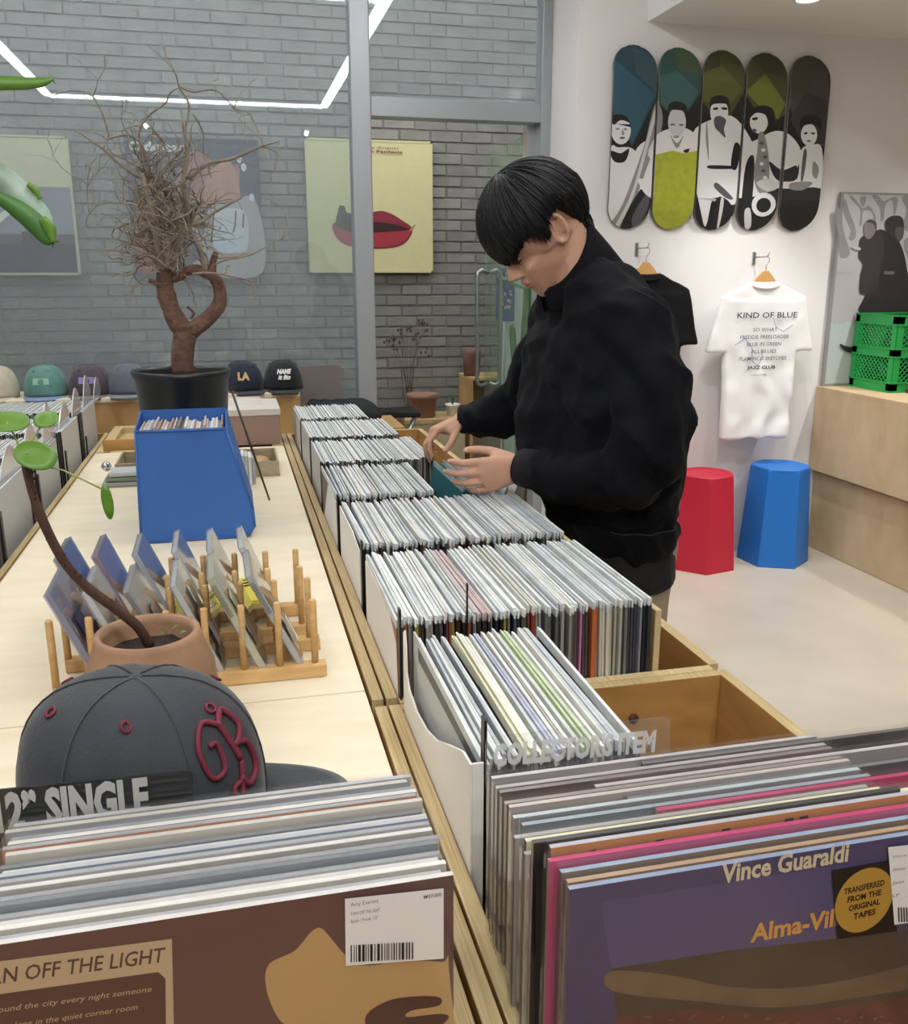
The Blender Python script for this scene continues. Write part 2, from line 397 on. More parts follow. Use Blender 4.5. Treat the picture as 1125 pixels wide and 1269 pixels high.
spot('unseen_spot', (1.55, 2.6, 2.84), (2.45, 4.1, .9), 26, 46, .6, .03)
spot('unseen_spot', (3.3, 2.9, 2.44), (2.5, 4.1, 1.0), 16, 50, .6, .03)
for x, y in ((-.7, -1.3), (.9, -1.4), (.1, -.7)):          # fill spots added behind the camera, out of view, to lift the foreground
    spot('unseen_spot', (x, y, 2.84), (x*.3+.1, .9, .8), FILL, 76, .9, .02)

# ================================================================== FURNITURE: display table and record units
tb = thing('display_table', 'long pale birch-top display table between the two record bin rows', 'table', (-.14, 1.2, 0))
obj('tabletop', MB().box(-.463, .158, 1.204, 3.2, .797, .82), TABLE, tb, bevel=.001)
obj('tabletop', MB().box(-.463, .158, .745, 1.201, .797, .82), TABLE, tb, bevel=.001)
obj('side_panel', MB().box(-.463, -.445, .745, 3.2, 0, .797), PLY, tb)
obj('side_panel', MB().box(.140, .158, .745, 3.2, 0, .797), PLY, tb)
obj('end_panel', MB().box(-.445, .140, 3.18, 3.2, 0, .797), PLY, tb)
obj('end_panel', MB().box(-.445, .140, .745, .763, 0, .797), PLY, tb)

def bin_unit(name, label, x0, x1, y0, y1, floor, parts, top=.82, t=.014):
    r = thing(name, label, 'record bin', ((x0+x1)/2, (y0+y1)/2, 0))
    for nm, a in (('side_panel', (x0, x0+t, y0, y1, 0, top)), ('side_panel', (x1-t, x1, y0, y1, 0, top)),
                  ('end_panel', (x0+t, x1-t, y0, y0+t, 0, top)), ('end_panel', (x0+t, x1-t, y1-t, y1, 0, top)),
                  ('bin_floor', (x0+t, x1-t, y0+t, y1-t, floor-.02, floor))):
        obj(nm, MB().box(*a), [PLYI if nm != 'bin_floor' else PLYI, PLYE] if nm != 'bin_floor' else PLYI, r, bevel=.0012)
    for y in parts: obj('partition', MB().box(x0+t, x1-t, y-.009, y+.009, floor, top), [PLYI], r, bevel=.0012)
    return r
# the long right-hand row
def side_board(par, x0, x1, y0, y1, z0, z1):
    obj('side_panel', MB().box(x0, x1, y0, y1, z0, z1, [0, 1, 1, 1, 0, 0]), [PLYI, PLYE], par, bevel=.0012)
ru = thing('record_bin', 'long plywood record bin unit in the middle, full of records, shopper at its right side', 'record bin', (.45, 2.3, 0))
for (a, b) in ((.163, .180), (.183, .200)): side_board(ru, a, b, 1.17, 3.45, 0, .82)
side_board(ru, .684, .702, 1.17, 3.45, 0, .82)
for y0, y1 in ((1.150, 1.168), (3.432, 3.45)):
    obj('end_panel', MB().box(.200, .684, y0, y1, 0, .82, [0, 1, 0, 0, 0, 0]), [PLYI, PLYE], ru, bevel=.0012)
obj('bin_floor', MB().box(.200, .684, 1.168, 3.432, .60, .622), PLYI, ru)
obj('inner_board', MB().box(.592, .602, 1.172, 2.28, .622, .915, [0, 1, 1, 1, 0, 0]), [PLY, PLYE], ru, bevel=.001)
# the near right bin with an empty compartment
rn = thing('record_bin', 'near plywood record bin on the right with an empty amber compartment', 'record bin', (.45, .7, 0))
for (a, b) in ((.163, .180), (.183, .200)): side_board(rn, a, b, -.2, 1.149, 0, .82)
side_board(rn, .684, .702, -.2, 1.149, 0, .82)
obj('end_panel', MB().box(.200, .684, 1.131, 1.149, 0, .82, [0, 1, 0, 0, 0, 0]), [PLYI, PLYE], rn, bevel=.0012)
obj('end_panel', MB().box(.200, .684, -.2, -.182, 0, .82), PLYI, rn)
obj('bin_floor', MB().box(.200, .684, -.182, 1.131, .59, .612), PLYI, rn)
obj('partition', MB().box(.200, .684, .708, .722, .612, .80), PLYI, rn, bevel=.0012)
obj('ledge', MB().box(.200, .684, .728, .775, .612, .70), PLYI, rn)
c_ = MB().tube([(.545, 1.1312, .765), (.545, 1.1285, .765)], .008, 14); obj('screw_hole', c_, mat('dark_hole', '4a2e16', .8), rn)
# near left bin (12 inch singles)
ln = thing('record_bin', 'near plywood record bin on the left holding the twelve inch singles', 'record bin', (-.15, .2, 0))
side_board(ln, .140, .158, -.2, .742, 0, .82); side_board(ln, -.463, -.445, -.2, .742, 0, .82)
obj('end_panel', MB().box(-.445, .140, .724, .742, 0, .82), PLYI, ln); obj('end_panel', MB().box(-.445, .140, -.2, -.182, 0, .82), PLYI, ln)
obj('bin_floor', MB().box(-.445, .140, -.182, .724, .64, .66), PLYI, ln)
# far-left row
lu = thing('record_bin', 'plywood record bin row at the far left edge beyond the table', 'record bin', (-.8, 2.4, 0))
for a in ((-.482, -.466), (-.500, -.485), (-1.1, -1.08)): side_board(lu, a[0], a[1], 1.3, 3.75, 0, .80)
obj('end_panel', MB().box(-1.08, -.5, 1.3, 1.318, 0, .8), PLYI, lu); obj('end_panel', MB().box(-1.08, -.5, 3.73, 3.75, 0, .8), PLYI, lu)
obj('bin_floor', MB().box(-1.08, -.5, 1.318, 3.73, .6, .622), PLYI, lu)
# extension behind the table carrying the cardboard record box
eu = thing('low_cabinet', 'low plywood cabinet end beyond the display table under the brown record box', 'cabinet', (-.14, 3.4, 0))
obj('body', MB().box(-.463, .158, 3.203, 3.78, 0, .80), PLY, eu, bevel=.002)
for a in ((-.463, -.43, 3.21, 3.77), (.12, .158, 3.21, 3.77), (-.43, .12, 3.72, 3.77)): obj('rim', MB().box(a[0], a[1], a[2], a[3], .80, .822), PLYE, eu)

# ================================================================== RECORDS
PLT = mat('sleeve_top_white', 'd3d5d6', .35, rnd=.14)
SPC = {}
def cov(hexc):
    if hexc not in SPC: SPC[hexc] = mat('cover_'+hexc, hexc, .4)
    return SPC[hexc]
TOPS = [mat('record_top_'+c, c, .33, noise_amt=.10, noise_scale=40, rnd=.10) for c in ('d3d8da', 'dfe2e1', 'c4cacd', 'e6e8e7', 'b4bbbf', 'dad8d0', 'd0d6d8')]
TOPX = {}
def topm(h):
    if h not in TOPX: TOPX[h] = mat('record_top_'+h, h, .35, noise_amt=.08, noise_scale=40)
    return TOPX[h]
_rec = {}
def rec_mesh(th, spine, top, L=.315, Hh=.315):
    """record standing on its edge, stacked along x: spine faces -y"""
    key = (round(th, 4), spine, top, L, Hh)
    if key in _rec: return _rec[key]
    m = MB(); t = th/2
    m.box(-t*.8, t*.8, .002, L-.002, 0, Hh-.008, [0, 0, 0, 0, 0, 0])
    # plastic outer sleeve standing a little proud of the cover; its two lips at the top
    m.box(-t, -t*.15, 0, L, Hh-.012, Hh, 1); m.box(t*.1, t*.85, .002, L, Hh-.012, Hh-.0015, 1)
    me = m.mesh('record', [cov(spine), top]); _rec[key] = me; return me
DARKS = ['1b1b1e', '2c2a2b', '3a2c28', '4c4a48', '232833', '5d5b57', '6b3a30', '8a8882', 'b9b5ac', '37312b', '15171b', '48505c']
rc = random.Random(5)
COUNT = [0]
def row(x0, x1, y0, z0, label, group, n=None, spines=None, stuff=None, lean=0, pitch=.0049, top=None, names=None):
    x = x0; i = 0
    while x < x1:
        th = pitch*rc.uniform(.75, 1.3); f = (x-x0)/(x1-x0)
        sc = spines(f) if spines else rc.choice(DARKS)
        tp = (top(f) if top else None) or rc.choice(TOPS)
        dz = rc.uniform(-.004, .003); dy = rc.uniform(-.006, .006)
        if stuff is not None:
            t = th/2
            mi = TOPS.index(tp) if tp in TOPS else 0
            stuff.box(x+th/2-t*.9, x+th/2+t*.55, y0+dy, y0+dy+.315, z0, z0+.315+dz, [7, mi, 7+rc.randrange(4), 7, 11, 11])
        else:
            me = rec_mesh(round(th*2000)/2000, sc, tp)
            o = bpy.data.objects.new('record', me); COL.objects.link(o); o.location = (x+th/2, y0+dy, z0+dz-.0)
            o.rotation_euler = (0, lean+rc.uniform(-.012, .012), rc.uniform(-.010, .010))
            lb = label
            if names and names(f, sc): lb = names(f, sc)
            tag(o, lb, 'record', group); COUNT[0] += 1
        x += th*1.04; i += 1

# bay by bay, nearest first
def sp2(f):
    if f > .45:
        pal = ['2a2a2c', '55504c', '7a3b30', '8d8c88', '77767a', '5a5a5c', '9b9a96', '8a8a86', '555250', 'c77fa6', '4a4348', 'b9683f', 'c3bfb2', 'cfcabc', 'b3b09c', 'a8a69a', '6f7072', '43454c', '7d8088', '2b2e36']
        return pal[min(len(pal)-1, int((f-.45)/.55*len(pal)))]
    return rc.choice(DARKS+['8e8a3a', '8a4f38', '96506a', '7b7876'])
NM = ['black', 'umber', 'brick red', 'mid grey', 'mauve grey', 'iron grey', 'ash grey', 'warm grey', 'dark taupe', 'pink', 'plum', 'orange', 'bone', 'ivory', 'khaki', 'putty', 'lead grey', 'slate', 'steel blue', 'midnight']
_seen = {}
def nm2(f, sc):
    if f <= .45: return None
    k = min(19, int((f-.45)/.55*20)); _seen[k] = _seen.get(k, 0)+1
    return '%s-spined record, %s of its colour, toward the right end of the first full bay' % (NM[k], ['first', 'second', 'third', 'fourth', 'fifth'][min(4, _seen[k]-1)])
def sp1(f): return rc.choice(DARKS+['4c5a78', '6d7fa0', '8e8e90', '2b3a48'])
def tp1(f):
    if .62 < f < .70: return topm('c6d2b2')
    if .45 < f < .51: return topm('b6b9cc')
    if .25 < f < .32: return topm('d8d6bd')
    if f > .93: return topm('7f90b4')
    if .36 < f < .40: return topm('e3e0c8')
    return None
row(.222, .392, .775, .625, 'plastic-sleeved record in the white magazine file of the near bin', 'records in the white magazine file', spines=sp1, top=tp1, pitch=.0048, lean=-.03)
def tp2(f):
    if .30 < f < .36: return topm('cbb9b8')
    if .5 < f < .55: return topm('d5d8cf')
    return None
row(.206, .585, 1.172, .622, 'plastic-sleeved record in the first full bay of the middle bin', 'records in first bay of the middle bin', spines=sp2, top=tp2, lean=-.015, names=nm2)
row(.206, .585, 1.548, .622, 'plastic-sleeved record in the second bay of the middle bin', 'records in second bay of the middle bin', pitch=.0054)
row(.206, .42, 1.925, .622, 'plastic-sleeved record in the third bay, left of the shopper\'s hands', 'records in third bay of the middle bin')
SM = MB()
MS = TOPS+[cov('2c2a2b'), cov('4c4a48'), cov('8a8882'), cov('3a2c28'), mat('sleeve_side_white', 'bfc2c2', .4)]
row(.206, .50, 2.292, .622, '', '', stuff=SM); row(.206, .47, 2.665, .622, '', '', stuff=SM); row(.206, .43, 3.03, .622, '', '', stuff=SM)
tag(obj('record_rows', SM, MS, None, (.2, 2.3, .622)), 'packed rows of plastic-sleeved records at the far end of the middle bin', 'records', kind='stuff')
SL = MB()
for y in (1.36, 1.74, 2.12, 2.53, 2.94, 3.36): row(-.93, -.52, y, .622, '', '', stuff=SL)
tag(obj('record_rows', SL, MS, None, (-.7, 1.4, .622)), 'packed rows of plastic-sleeved records in the far left bin', 'records', kind='stuff')
# records tipped forward under the shopper's hands
hc = ['2f6f78', '3d8a90', 'c9a6b8', 'cfd2d4', 'b8bcc0', 'c4c8c8']
for i, c in enumerate(hc):
    me = rec_mesh(.005, c, topm(['9db8ba', 'a7c4c4', 'd9bccb', 'd8dadb', 'cfd3d4', 'dcdddc'][i]))
    o = bpy.data.objects.new('record', me); COL.objects.link(o); o.location = (.435+i*.014, 1.93+.004*(i % 3), .628+.002*i)
    o.rotation_euler = (0, math.radians(10+i*2.2), 0); COUNT[0] += 1
    tag(o, ['teal record tipped toward the shopper under his hands', 'second teal record, just right of the first under the shopper\'s hands', 'pink-edged record held between the shopper\'s hands',
            'pale record behind the pink one under the shopper\'s near hand', 'grey-white record next to last under the shopper\'s near hand', 'white-edged record nearest the shopper under his near hand'][i], 'record', 'records being flipped through')
# black bay dividers
DIV = mat('divider_black', '17181b', .4)
dl = ['beside the white magazine file', 'at the first full bay', 'at the second bay', 'at the third bay', 'at the fourth bay']
for i, (x, y, z0, z1) in enumerate(((.217, .768, .80, .985), (.204, 1.160, .81, .955), (.204, 1.536, .82, .945), (.204, 1.915, .82, .94), (.204, 2.282, .82, .94))):
    single('bay_divider', MB().box(x-.002, x+.001, y, y+.012, z0-.18, z1), DIV, 'thin black divider blade '+dl[i]+' on the left rail', 'divider', (x, y, z0), 'left rail dividers')
single('bay_divider', MB().box(.298, .300, 1.160, 1.166, .80, .985), DIV, 'thin black divider blade standing mid-way in front of the first full bay', 'divider', (.3, 1.16, .8))
for i, (y, z) in enumerate(((2.075, .905), (2.49, .90), (2.91, .885), (3.32, .86))):
    single('bay_divider', MB().box(-.507, -.503, y-.008, y+.008, .62, z), DIV, 'dark divider blade number %s from the front on the far left bin' % ['one', 'two', 'three', 'four'][i], 'divider', (-.505, y, .62), 'far left dividers')
# white side cards along the left rail of each bay
for i, (y, zt) in enumerate(((1.175, .925), (1.552, .93), (1.93, .93))):
    o = MB().prism([(.2015, y+.002, .63), (.2015, y+.31, .63), (.2015, y+.31, zt), (.2015, y+.10, zt), (.2015, y+.01, zt-.01)], (.0018, 0, 0))
    single('side_card', o, PAPERW, ['white card facing the table beside the first full bay of records', 'white card facing the table beside the second bay of records', 'white card facing the table beside the third bay of records'][i], 'card', (.2015, y, .63), 'side cards')
# clear flap rising off far-left records
cm = MB()
for k in range(7):
    y = 2.2+k*.26; pts = smooth_poly([(-.53, y, .92), (-.53, y+.1, 1.0+.02*(k % 3)), (-.53, y+.18, .99), (-.53, y+.2, .93)], 4)
    cm.prism(pts, (-.003, 0, 0)); 
single('plastic_flap', cm, glassy('milky_plastic', (.95, .95, .96), haze=.5, refl=1.5, rough=.12, hazecol=(.95, .95, .95)), 'loose clear plastic sleeves sticking up from the far left bin', 'plastic sleeve', (-.53, 2.2, .92))

# white magazine file
mf = thing('magazine_file', 'white cardboard magazine file with a curved cut side in the near bin', 'magazine file', (.205, .78, .612))
prof = [(.768, .625), (1.128, .625), (1.128, .935), (1.118, .942), (1.112, .92), (1.108, .885), (1.09, .868), (1.04, .862), (.98, .868), (.92, .885), (.86, .912), (.80, .937), (.768, .94)]
obj('side_wall', MB().prism([(.2012, a, b) for a, b in prof], (.0028, 0, 0)), PAPERW, mf, bevel=.0008)
obj('front_wall', MB().box(.204, .2175, .768, .7705, .625, .94), PAPERW, mf)
obj('inner_wall', MB().box(.2150, .2175, .772, 1.125, .625, .936), mat('pale_grey_card', 'c4c6c4', .5), mf)
obj('floor_panel', MB().box(.204, .215, .772, 1.12, .625, .628), PAPERW, mf)
p = Print((.2056, .7676, .70), (1, 0, 0), (0, 0, 1)); p.text(cov('4c4a48'), 'RECORDS', .004, .006, .004, .035, rot=math.pi/2)

# near stacks facing the camera ------------------------------------------------
def face_rec(x0, y, z0, cover, top, label, group, L=.315, Hh=.315, th=.0042, tilt=0, extra=.007, spine=None):
    r = thing('record', label, 'record', (x0, y, z0), group); COUNT[0] += 1
    cb = MB().box(x0, x0+L, y, y+th, z0, z0+Hh, [0, 1, 0, 0, 2, 0])
    obj('cover', cb, [cov(cover), top, cov(spine or cover)], r)
    s_ = MB()                                                     # clear outer sleeve, slightly larger, open at the top
    e = .0012
    s_.add([(x0-.003, y-e, z0), (x0+L+.003, y-e, z0), (x0+L+.003, y-e, z0+Hh+extra), (x0-.003, y-e, z0+Hh+extra)], [[0, 1, 2, 3]])
    s_.add([(x0-.003, y+th+e, z0), (x0+L+.003, y+th+e, z0), (x0+L+.003, y+th+e, z0+Hh+extra*.7), (x0-.003, y+th+e, z0+Hh+extra*.7)], [[0, 1, 2, 3]])
    s_.add([(x0-.003, y-e, z0), (x0-.003, y+th+e, z0), (x0-.003, y+th+e, z0+Hh+extra*.7), (x0-.003, y-e, z0+Hh+extra)], [[0, 1, 2, 3]])
    obj('plastic_sleeve', s_, CLEAR, r)
    r.rotation_euler = (tilt, 0, 0); return r
# left: twelve inch singles, y from .555 back to .69
lcol = ['5c3b3e', 'bfc0c2', 'cfcab8', 'aeb0b2', 'd2cfc4', '8f949c', 'd6d3ca', 'b5b1a4', 'c9c7c2', '8f9ab0', 'd4d1c8', '6f7682', 'd8d2c2', 'cf8f68', 'b5b2aa', 'cfc8b4', 'a4a7ac', 'c4c1b6']
rl = random.Random(2)
words = 'maroon,pale grey,cream,grey,off-white,cool grey,white,stone,light grey,blue-grey,bright white,slate,warm white,orange-marked,beige-grey,ivory,silver-grey,last pale'.split(',')
for i, c in enumerate(lcol):
    y = .556+i*.0078; ox = rl.uniform(-.004, .004)-(.004 if i > 12 else 0)
    lab = 'front maroon record with beige silhouette and price label, bottom left' if i == 0 else '%s record in the singles stack, %s' % (words[i], 'just behind the maroon one' if i == 1 else 'number %s counting back from the maroon one' % ['', '', 'two', 'three', 'four', 'five', 'six', 'seven', 'eight', 'nine', 'ten', 'eleven', 'twelve', 'thirteen', 'fourteen', 'fifteen', 'sixteen', 'seventeen'][i])
    r_ = face_rec(-.185+ox, y, .662+rl.uniform(-.003, .003)+.0003*i, c, topm(rl.choice(['c9c8c4', 'a9acae', 'd6d3cb', '8f9396', '6e7174', 'b9b6ad'])), lab, 'twelve inch singles at bottom left', th=.0048, tilt=-.0)
    if i == 0: LREC = r_
# right: jazz albums
rcol = [('403d6c', '7f8fa8', 'purple'), ('9c7a58', 'a98a68', 'tan'), ('7b6c60', '8fa2b4', 'brown-grey'), ('c24c7c', 'b8406e', 'pink'), ('c08a48', 'a9aab0', 'orange and black'), ('141416', '1a1a1c', 'black'),
        ('b8b4aa', '8f8f90', 'stone grey'), ('ddd6b2', 'e2dcbc', 'cream'), ('d9d3a8', 'd8d2b0', 'pale yellow'), ('a6a49e', '9b9a9a', 'grey'), ('b23a66', 'ab3560', 'magenta'), ('7a828a', '8e9aa0', 'blue-grey'),
        ('8e9290', 'a9b4b4', 'silver'), ('5c5e60', '6c7072', 'charcoal grey'), ('b3a79f', 'b7aea8', 'taupe'), ('75655f', '8c827c', 'dark taupe'), ('a39a98', 'b6b0ae', 'rose grey'), ('6a5a58', '7c706e', 'deep brown'),
        ('95908e', 'a8a4a2', 'ash'), ('504a4a', '5e5a5a', 'dusky'), ('a8a2a0', 'b8b4b2', 'last ash')]
rs = random.Random(4)
for i, (c, t, wd) in enumerate(rcol):
    y = .521+i*.0078; off = 0 if i < 3 else (-.006 if i < 5 else (-.018 if i < 10 else -.006))
    if i > 6 and i % 3 == 1: off = .07+.018*(i % 4)
    if i in (5, 8, 11): off += .004
    lab = 'purple record with cream and orange title lettering, front of the right stack' if i == 0 else '%s-covered record in the near right stack, %s back from the purple one' % (wd, ['', 'first', 'second', 'third', 'fourth', 'fifth', 'sixth', 'seventh', 'eighth', 'ninth', 'tenth', 'eleventh', 'twelfth', 'thirteenth', 'fourteenth', 'fifteenth', 'sixteenth', 'seventeenth', 'eighteenth', 'nineteenth', 'twentieth'][i])
    r_ = face_rec(.2105+off+rs.uniform(-.002, .002)-(.006 if i > 9 and off < .05 else 0), y, [.6645, .664, .667, .672, .6775, .678][i] if i < 6 else .662+rs.uniform(-.001, .002), c, topm(t), lab, 'jazz records at bottom right', th=.0046, L=.315 if i < 11 else .318, spine=rs.choice(['55504e', '6e6866', '3a3536', '8a8482', '9a7f70']))
    if i == 0: VREC = r_
    if i == 4: OREC = r_
# ---- printed cover: maroon record
MAR2 = mat('print_maroon_dark', '4b2d2c', .4); BEI = mat('print_beige', 'c2a06c', .45); CREAMP = mat('print_cream', 'c3ad8c', .45); WH = mat('print_white', 'e4e4e4', .5); GR = mat('print_grey', '7c7c7c', .5); BK = mat('print_black', '131313', .45)
Yf = .556
def onY(Yv, pts): return [tuple(PY(a, b, Yv))[::2] for a, b in pts]
def pdY(Yv, z0=0): return Print((0, Yv, 0), (1, 0, 0), (0, 0, 1), .00006)
p = pdY(Yf-.0002)
p.poly(BEI, onY(Yf, [(333, 1195), (365, 1178), (385, 1155), (398, 1150), (412, 1165), (430, 1185), (455, 1196), (500, 1190), (548, 1192), (556, 1200), (556, 1390), (392, 1390), (372, 1290), (345, 1262), (330, 1225)]), True)
p.poly(MAR2, onY(Yf, [(452, 1262), (480, 1240), (520, 1234), (545, 1236), (543, 1246), (510, 1252), (505, 1260), (548, 1256), (552, 1266), (500, 1300), (470, 1300)]), True)
p.poly(CREAMP, onY(Yf, [(-40, 1196), (213, 1163), (216, 1290), (-40, 1330)]))
p.poly(MAR2, onY(Yf, [(-40, 1237), (196, 1204), (205, 1212), (206, 1300), (-40, 1330)]))
a = PY(-45, 1224, Yf); b = PY(206, 1191, Yf); rot = math.atan2(b.z-a.z, b.x-a.x)
p.text(MAR2, 'TURN OFF THE LIGHT', a.x, a.z, .0115, (b-a).length, bold=.01, rot=rot, shear=.2)
for k in range(4):
    a = PY(-30, 1258+k*22, Yf); b = PY(188-(k*17 % 40), 1228+k*22, Yf)
    p.text(CREAMP, ['all around the city every night someone', 'dancing alone in the quiet corner room', 'a song for late hours and slow', 'records played at home'][k], a.x, a.z, .0045, (b-a).length, rot=math.atan2(b.z-a.z, b.x-a.x), shear=.3)
p.done('cover_print', LREC)
p = pdY(Yf-.0016)
q = onY(Yf, [(427, 1112), (549, 1099), (549, 1186), (428, 1195)]); p.poly(WH, q)
rot = math.atan2(q[1][1]-q[0][1], q[1][0]-q[0][0])
def tx(m, t, x, y, h, wpx=None, bold=0, Yv=Yf, pp=None):
    a = PY(x, y, Yv); wd = (PY(x+wpx, y, Yv)-a).length if wpx else None; pp.text(m, t, a.x, a.z, h, wd, bold=bold, rot=0)
tx(GR, 'Amy Everett', 434, 1122, .0035, 34, pp=p); tx(GR, 'TURN OFF THE LIGHT', 434, 1133, .0028, 36, pp=p); tx(GR, 'Soul / Funk 12"', 434, 1142, .0028, 34, pp=p); tx(BK, '₩37,000', 524, 1112, .003, 22, pp=p)
rb2 = random.Random(1); x = 434
while x < 511:
    wd = rb2.choice([1, 1.5, 2, 3]); p.poly(BK, onY(Yf, [(x, 1169-(x-434)*.07), (x+wd, 1169-(x-434)*.07), (x+wd, 1190-(x-434)*.07), (x, 1190-(x-434)*.07)])); x += wd+rb2.choice([1.2, 1.8, 2.4])
p.done('price_label', LREC, 'white price label with barcode')

# ---- printed cover: purple record
Yv = .521
PUR2 = mat('print_purple_mid', '4d4a7c', .4, noise_amt=.12, noise_scale=14); CRM = mat('print_cream_letters', 'd8cfae', .5); ORG = mat('print_orange_letters', 'd9a04c', .5)
PHD = mat('print_photo_dusk', '3f3833', .45, noise_amt=.25, noise_scale=18); PHT = mat('print_photo_tan', '6d5b48', .45, noise_amt=.25, noise_scale=25); PHR = mat('print_photo_red', '5c2e2c', .45, noise_amt=.35, noise_scale=60); GLD = mat('print_gold', 'b08b3c', .4)
p = pdY(Yv-.0002)
def PO(m, pts, sm=False): p.poly(m, onY(Yv, pts), sm)
PO(PUR2, [(745, 1118), (1035, 1072), (1150, 1060), (1150, 1120), (1000, 1180), (757, 1202)])
PO(PHD, [(757, 1200), (900, 1178), (1034, 1163), (1150, 1150), (1180, 1420), (785, 1420)])
PO(PHT, [(757, 1203), (830, 1208), (900, 1222), (980, 1224), (1060, 1212), (1165, 1188), (1170, 1215), (1060, 1236), (960, 1248), (860, 1240), (760, 1228)], True)
PO(PHR, [(762, 1260), (860, 1250), (960, 1256), (1100, 1240), (1175, 1225), (1180, 1420), (780, 1420)])
for i in range(40):
    x_, y_ = rs.uniform(780, 1120), rs.uniform(1255, 1275); PO(PHT, [(x_, y_), (x_+rs.uniform(3, 9), y_-1), (x_+rs.uniform(2, 8), y_+rs.uniform(2, 5))])
a = PY(893, 1094, Yv); b = PY(1050, 1066, Yv); rv = math.atan2(b.z-a.z, b.x-a.x)
p.k = 6; p.text(CRM, 'Vince Guaraldi', a.x, a.z, .0155, (b-a).length, bold=.03, rot=rv)
a = PY(929, 1167, Yv); b = PY(1052, 1146, Yv); p.text(ORG, 'Alma-Ville', a.x, a.z, .0155, (b-a).length, bold=.03, rot=rv)
p.done('cover_print', VREC)
p = pdY(Yv-.0016)
PO(BK, [(1029, 1077), (1104, 1064), (1110, 1152), (1036, 1162)])
c = PY(1069, 1114, Yv); e = PY(1103, 1114, Yv); p.oval(GLD, c.x, c.z, (e-c).length, (PY(1069, 1075, Yv)-c).length)
for k, t in enumerate(['TRANSFERRED', 'FROM THE', 'ORIGINAL', 'TAPES']):
    a = PY(1069, 1104+k*11-3, Yv); p.text(BK, t, a.x, a.z, .0052, [.036, .030, .028, .020][k], bold=.03, align='C', rot=.06)
p.done('round_sticker', VREC, 'black square sticker with gold disc')
p = pdY(Yv-.0020)
PO(WH, [(1098, 1048), (1160, 1041), (1165, 1136), (1106, 1144)])
for k in range(4): tx(GR, ['Vince Guaraldi', 'Alma-Ville', 'Jazz', 'LP'][k], 1103, 1062+k*16-(0), .0028, [45, 30, 14, 8][k], Yv=Yv, pp=p)
x = 1110
while x < 1158: PO(BK, [(x, 1122), (x+1.6, 1122), (x+2.2, 1140), (x+.6, 1140)]); x += 3.2
p.done('price_label', VREC, 'white price label at the right edge')
# orange + black cover peeking behind
Yo = .521+4*.0078; p = pdY(Yo-.0002)
p.poly(BK, [tuple(PY(a_, b_, Yo))[::2] for a_, b_ in ((664, 1078), (738, 1052), (742, 1180), (664, 1200))])
for xx in (812, 894, 972, 990): p.poly(BK, onY(Yo, [(xx, 1041-(xx-812)*.165), (xx+11, 1039-(xx-812)*.165), (xx+11, 1049-(xx-812)*.165), (xx, 1051-(xx-812)*.165)]))
p.done('cover_print', OREC)

# ---- acrylic signs
def sign(name, label, Yv, corners, m, rad=.006):
    P_ = [PY(a, b, Yv) for a, b in corners]; cs = [(v.x, v.z) for v in P_]; pts = []
    for i in range(4):
        c = Vector(cs[i]); a = (Vector(cs[i-1])-c).normalized(); b = (Vector(cs[(i+1) % 4])-c).normalized()
        for k in range(5):
            t = k/4; q = c+a*rad*(1-t)**2+b*rad*t**2; pts.append((q.x, Yv, q.y))
    r = thing(name, label, 'sign', P_[0])
    obj('acrylic_sheet', MB().prism(pts, (0, .002, 0)), m, r); return r
SMK = glassy('smoked_acrylic', (.20, .21, .22), haze=.30, refl=1.1, hazecol=(.09, .095, .1), rough=.03)
s1 = sign('divider_sign', 'smoky acrylic divider sign reading 12" SINGLE at left', .70, [(-60, 985), (239, 955), (240, 1250), (-60, 1280)], SMK)
a = PY(-4, 1031, .697); b = PY(186, 1008, .697); p = pdY(.6985)
p.text(mat('sign_letters_grey', 'b4b5b2', .5), '12” SINGLE', a.x, a.z, .031, (b-a).length, bold=.05, rot=math.atan2(b.z-a.z, b.x-a.x)); p.done('lettering', s1)
s2 = sign('divider_sign', 'clear acrylic divider sign reading COLLECTOR\'S ITEM in the near bin', .727, [(602, 915), (830, 888), (832, 1120), (604, 1140)], ACRYL)
a = PY(611, 950, .724); b = PY(812, 931, .724); p = pdY(.7255)
p.text(glassy('milky_letters', (.8, .8, .8), haze=.72, refl=.6, hazecol=(.82, .83, .82)), "COLLECTOR'S ITEM", a.x, a.z, .021, (b-a).length, bold=.05, rot=math.atan2(b.z-a.z, b.x-a.x)); p.done('lettering', s2)
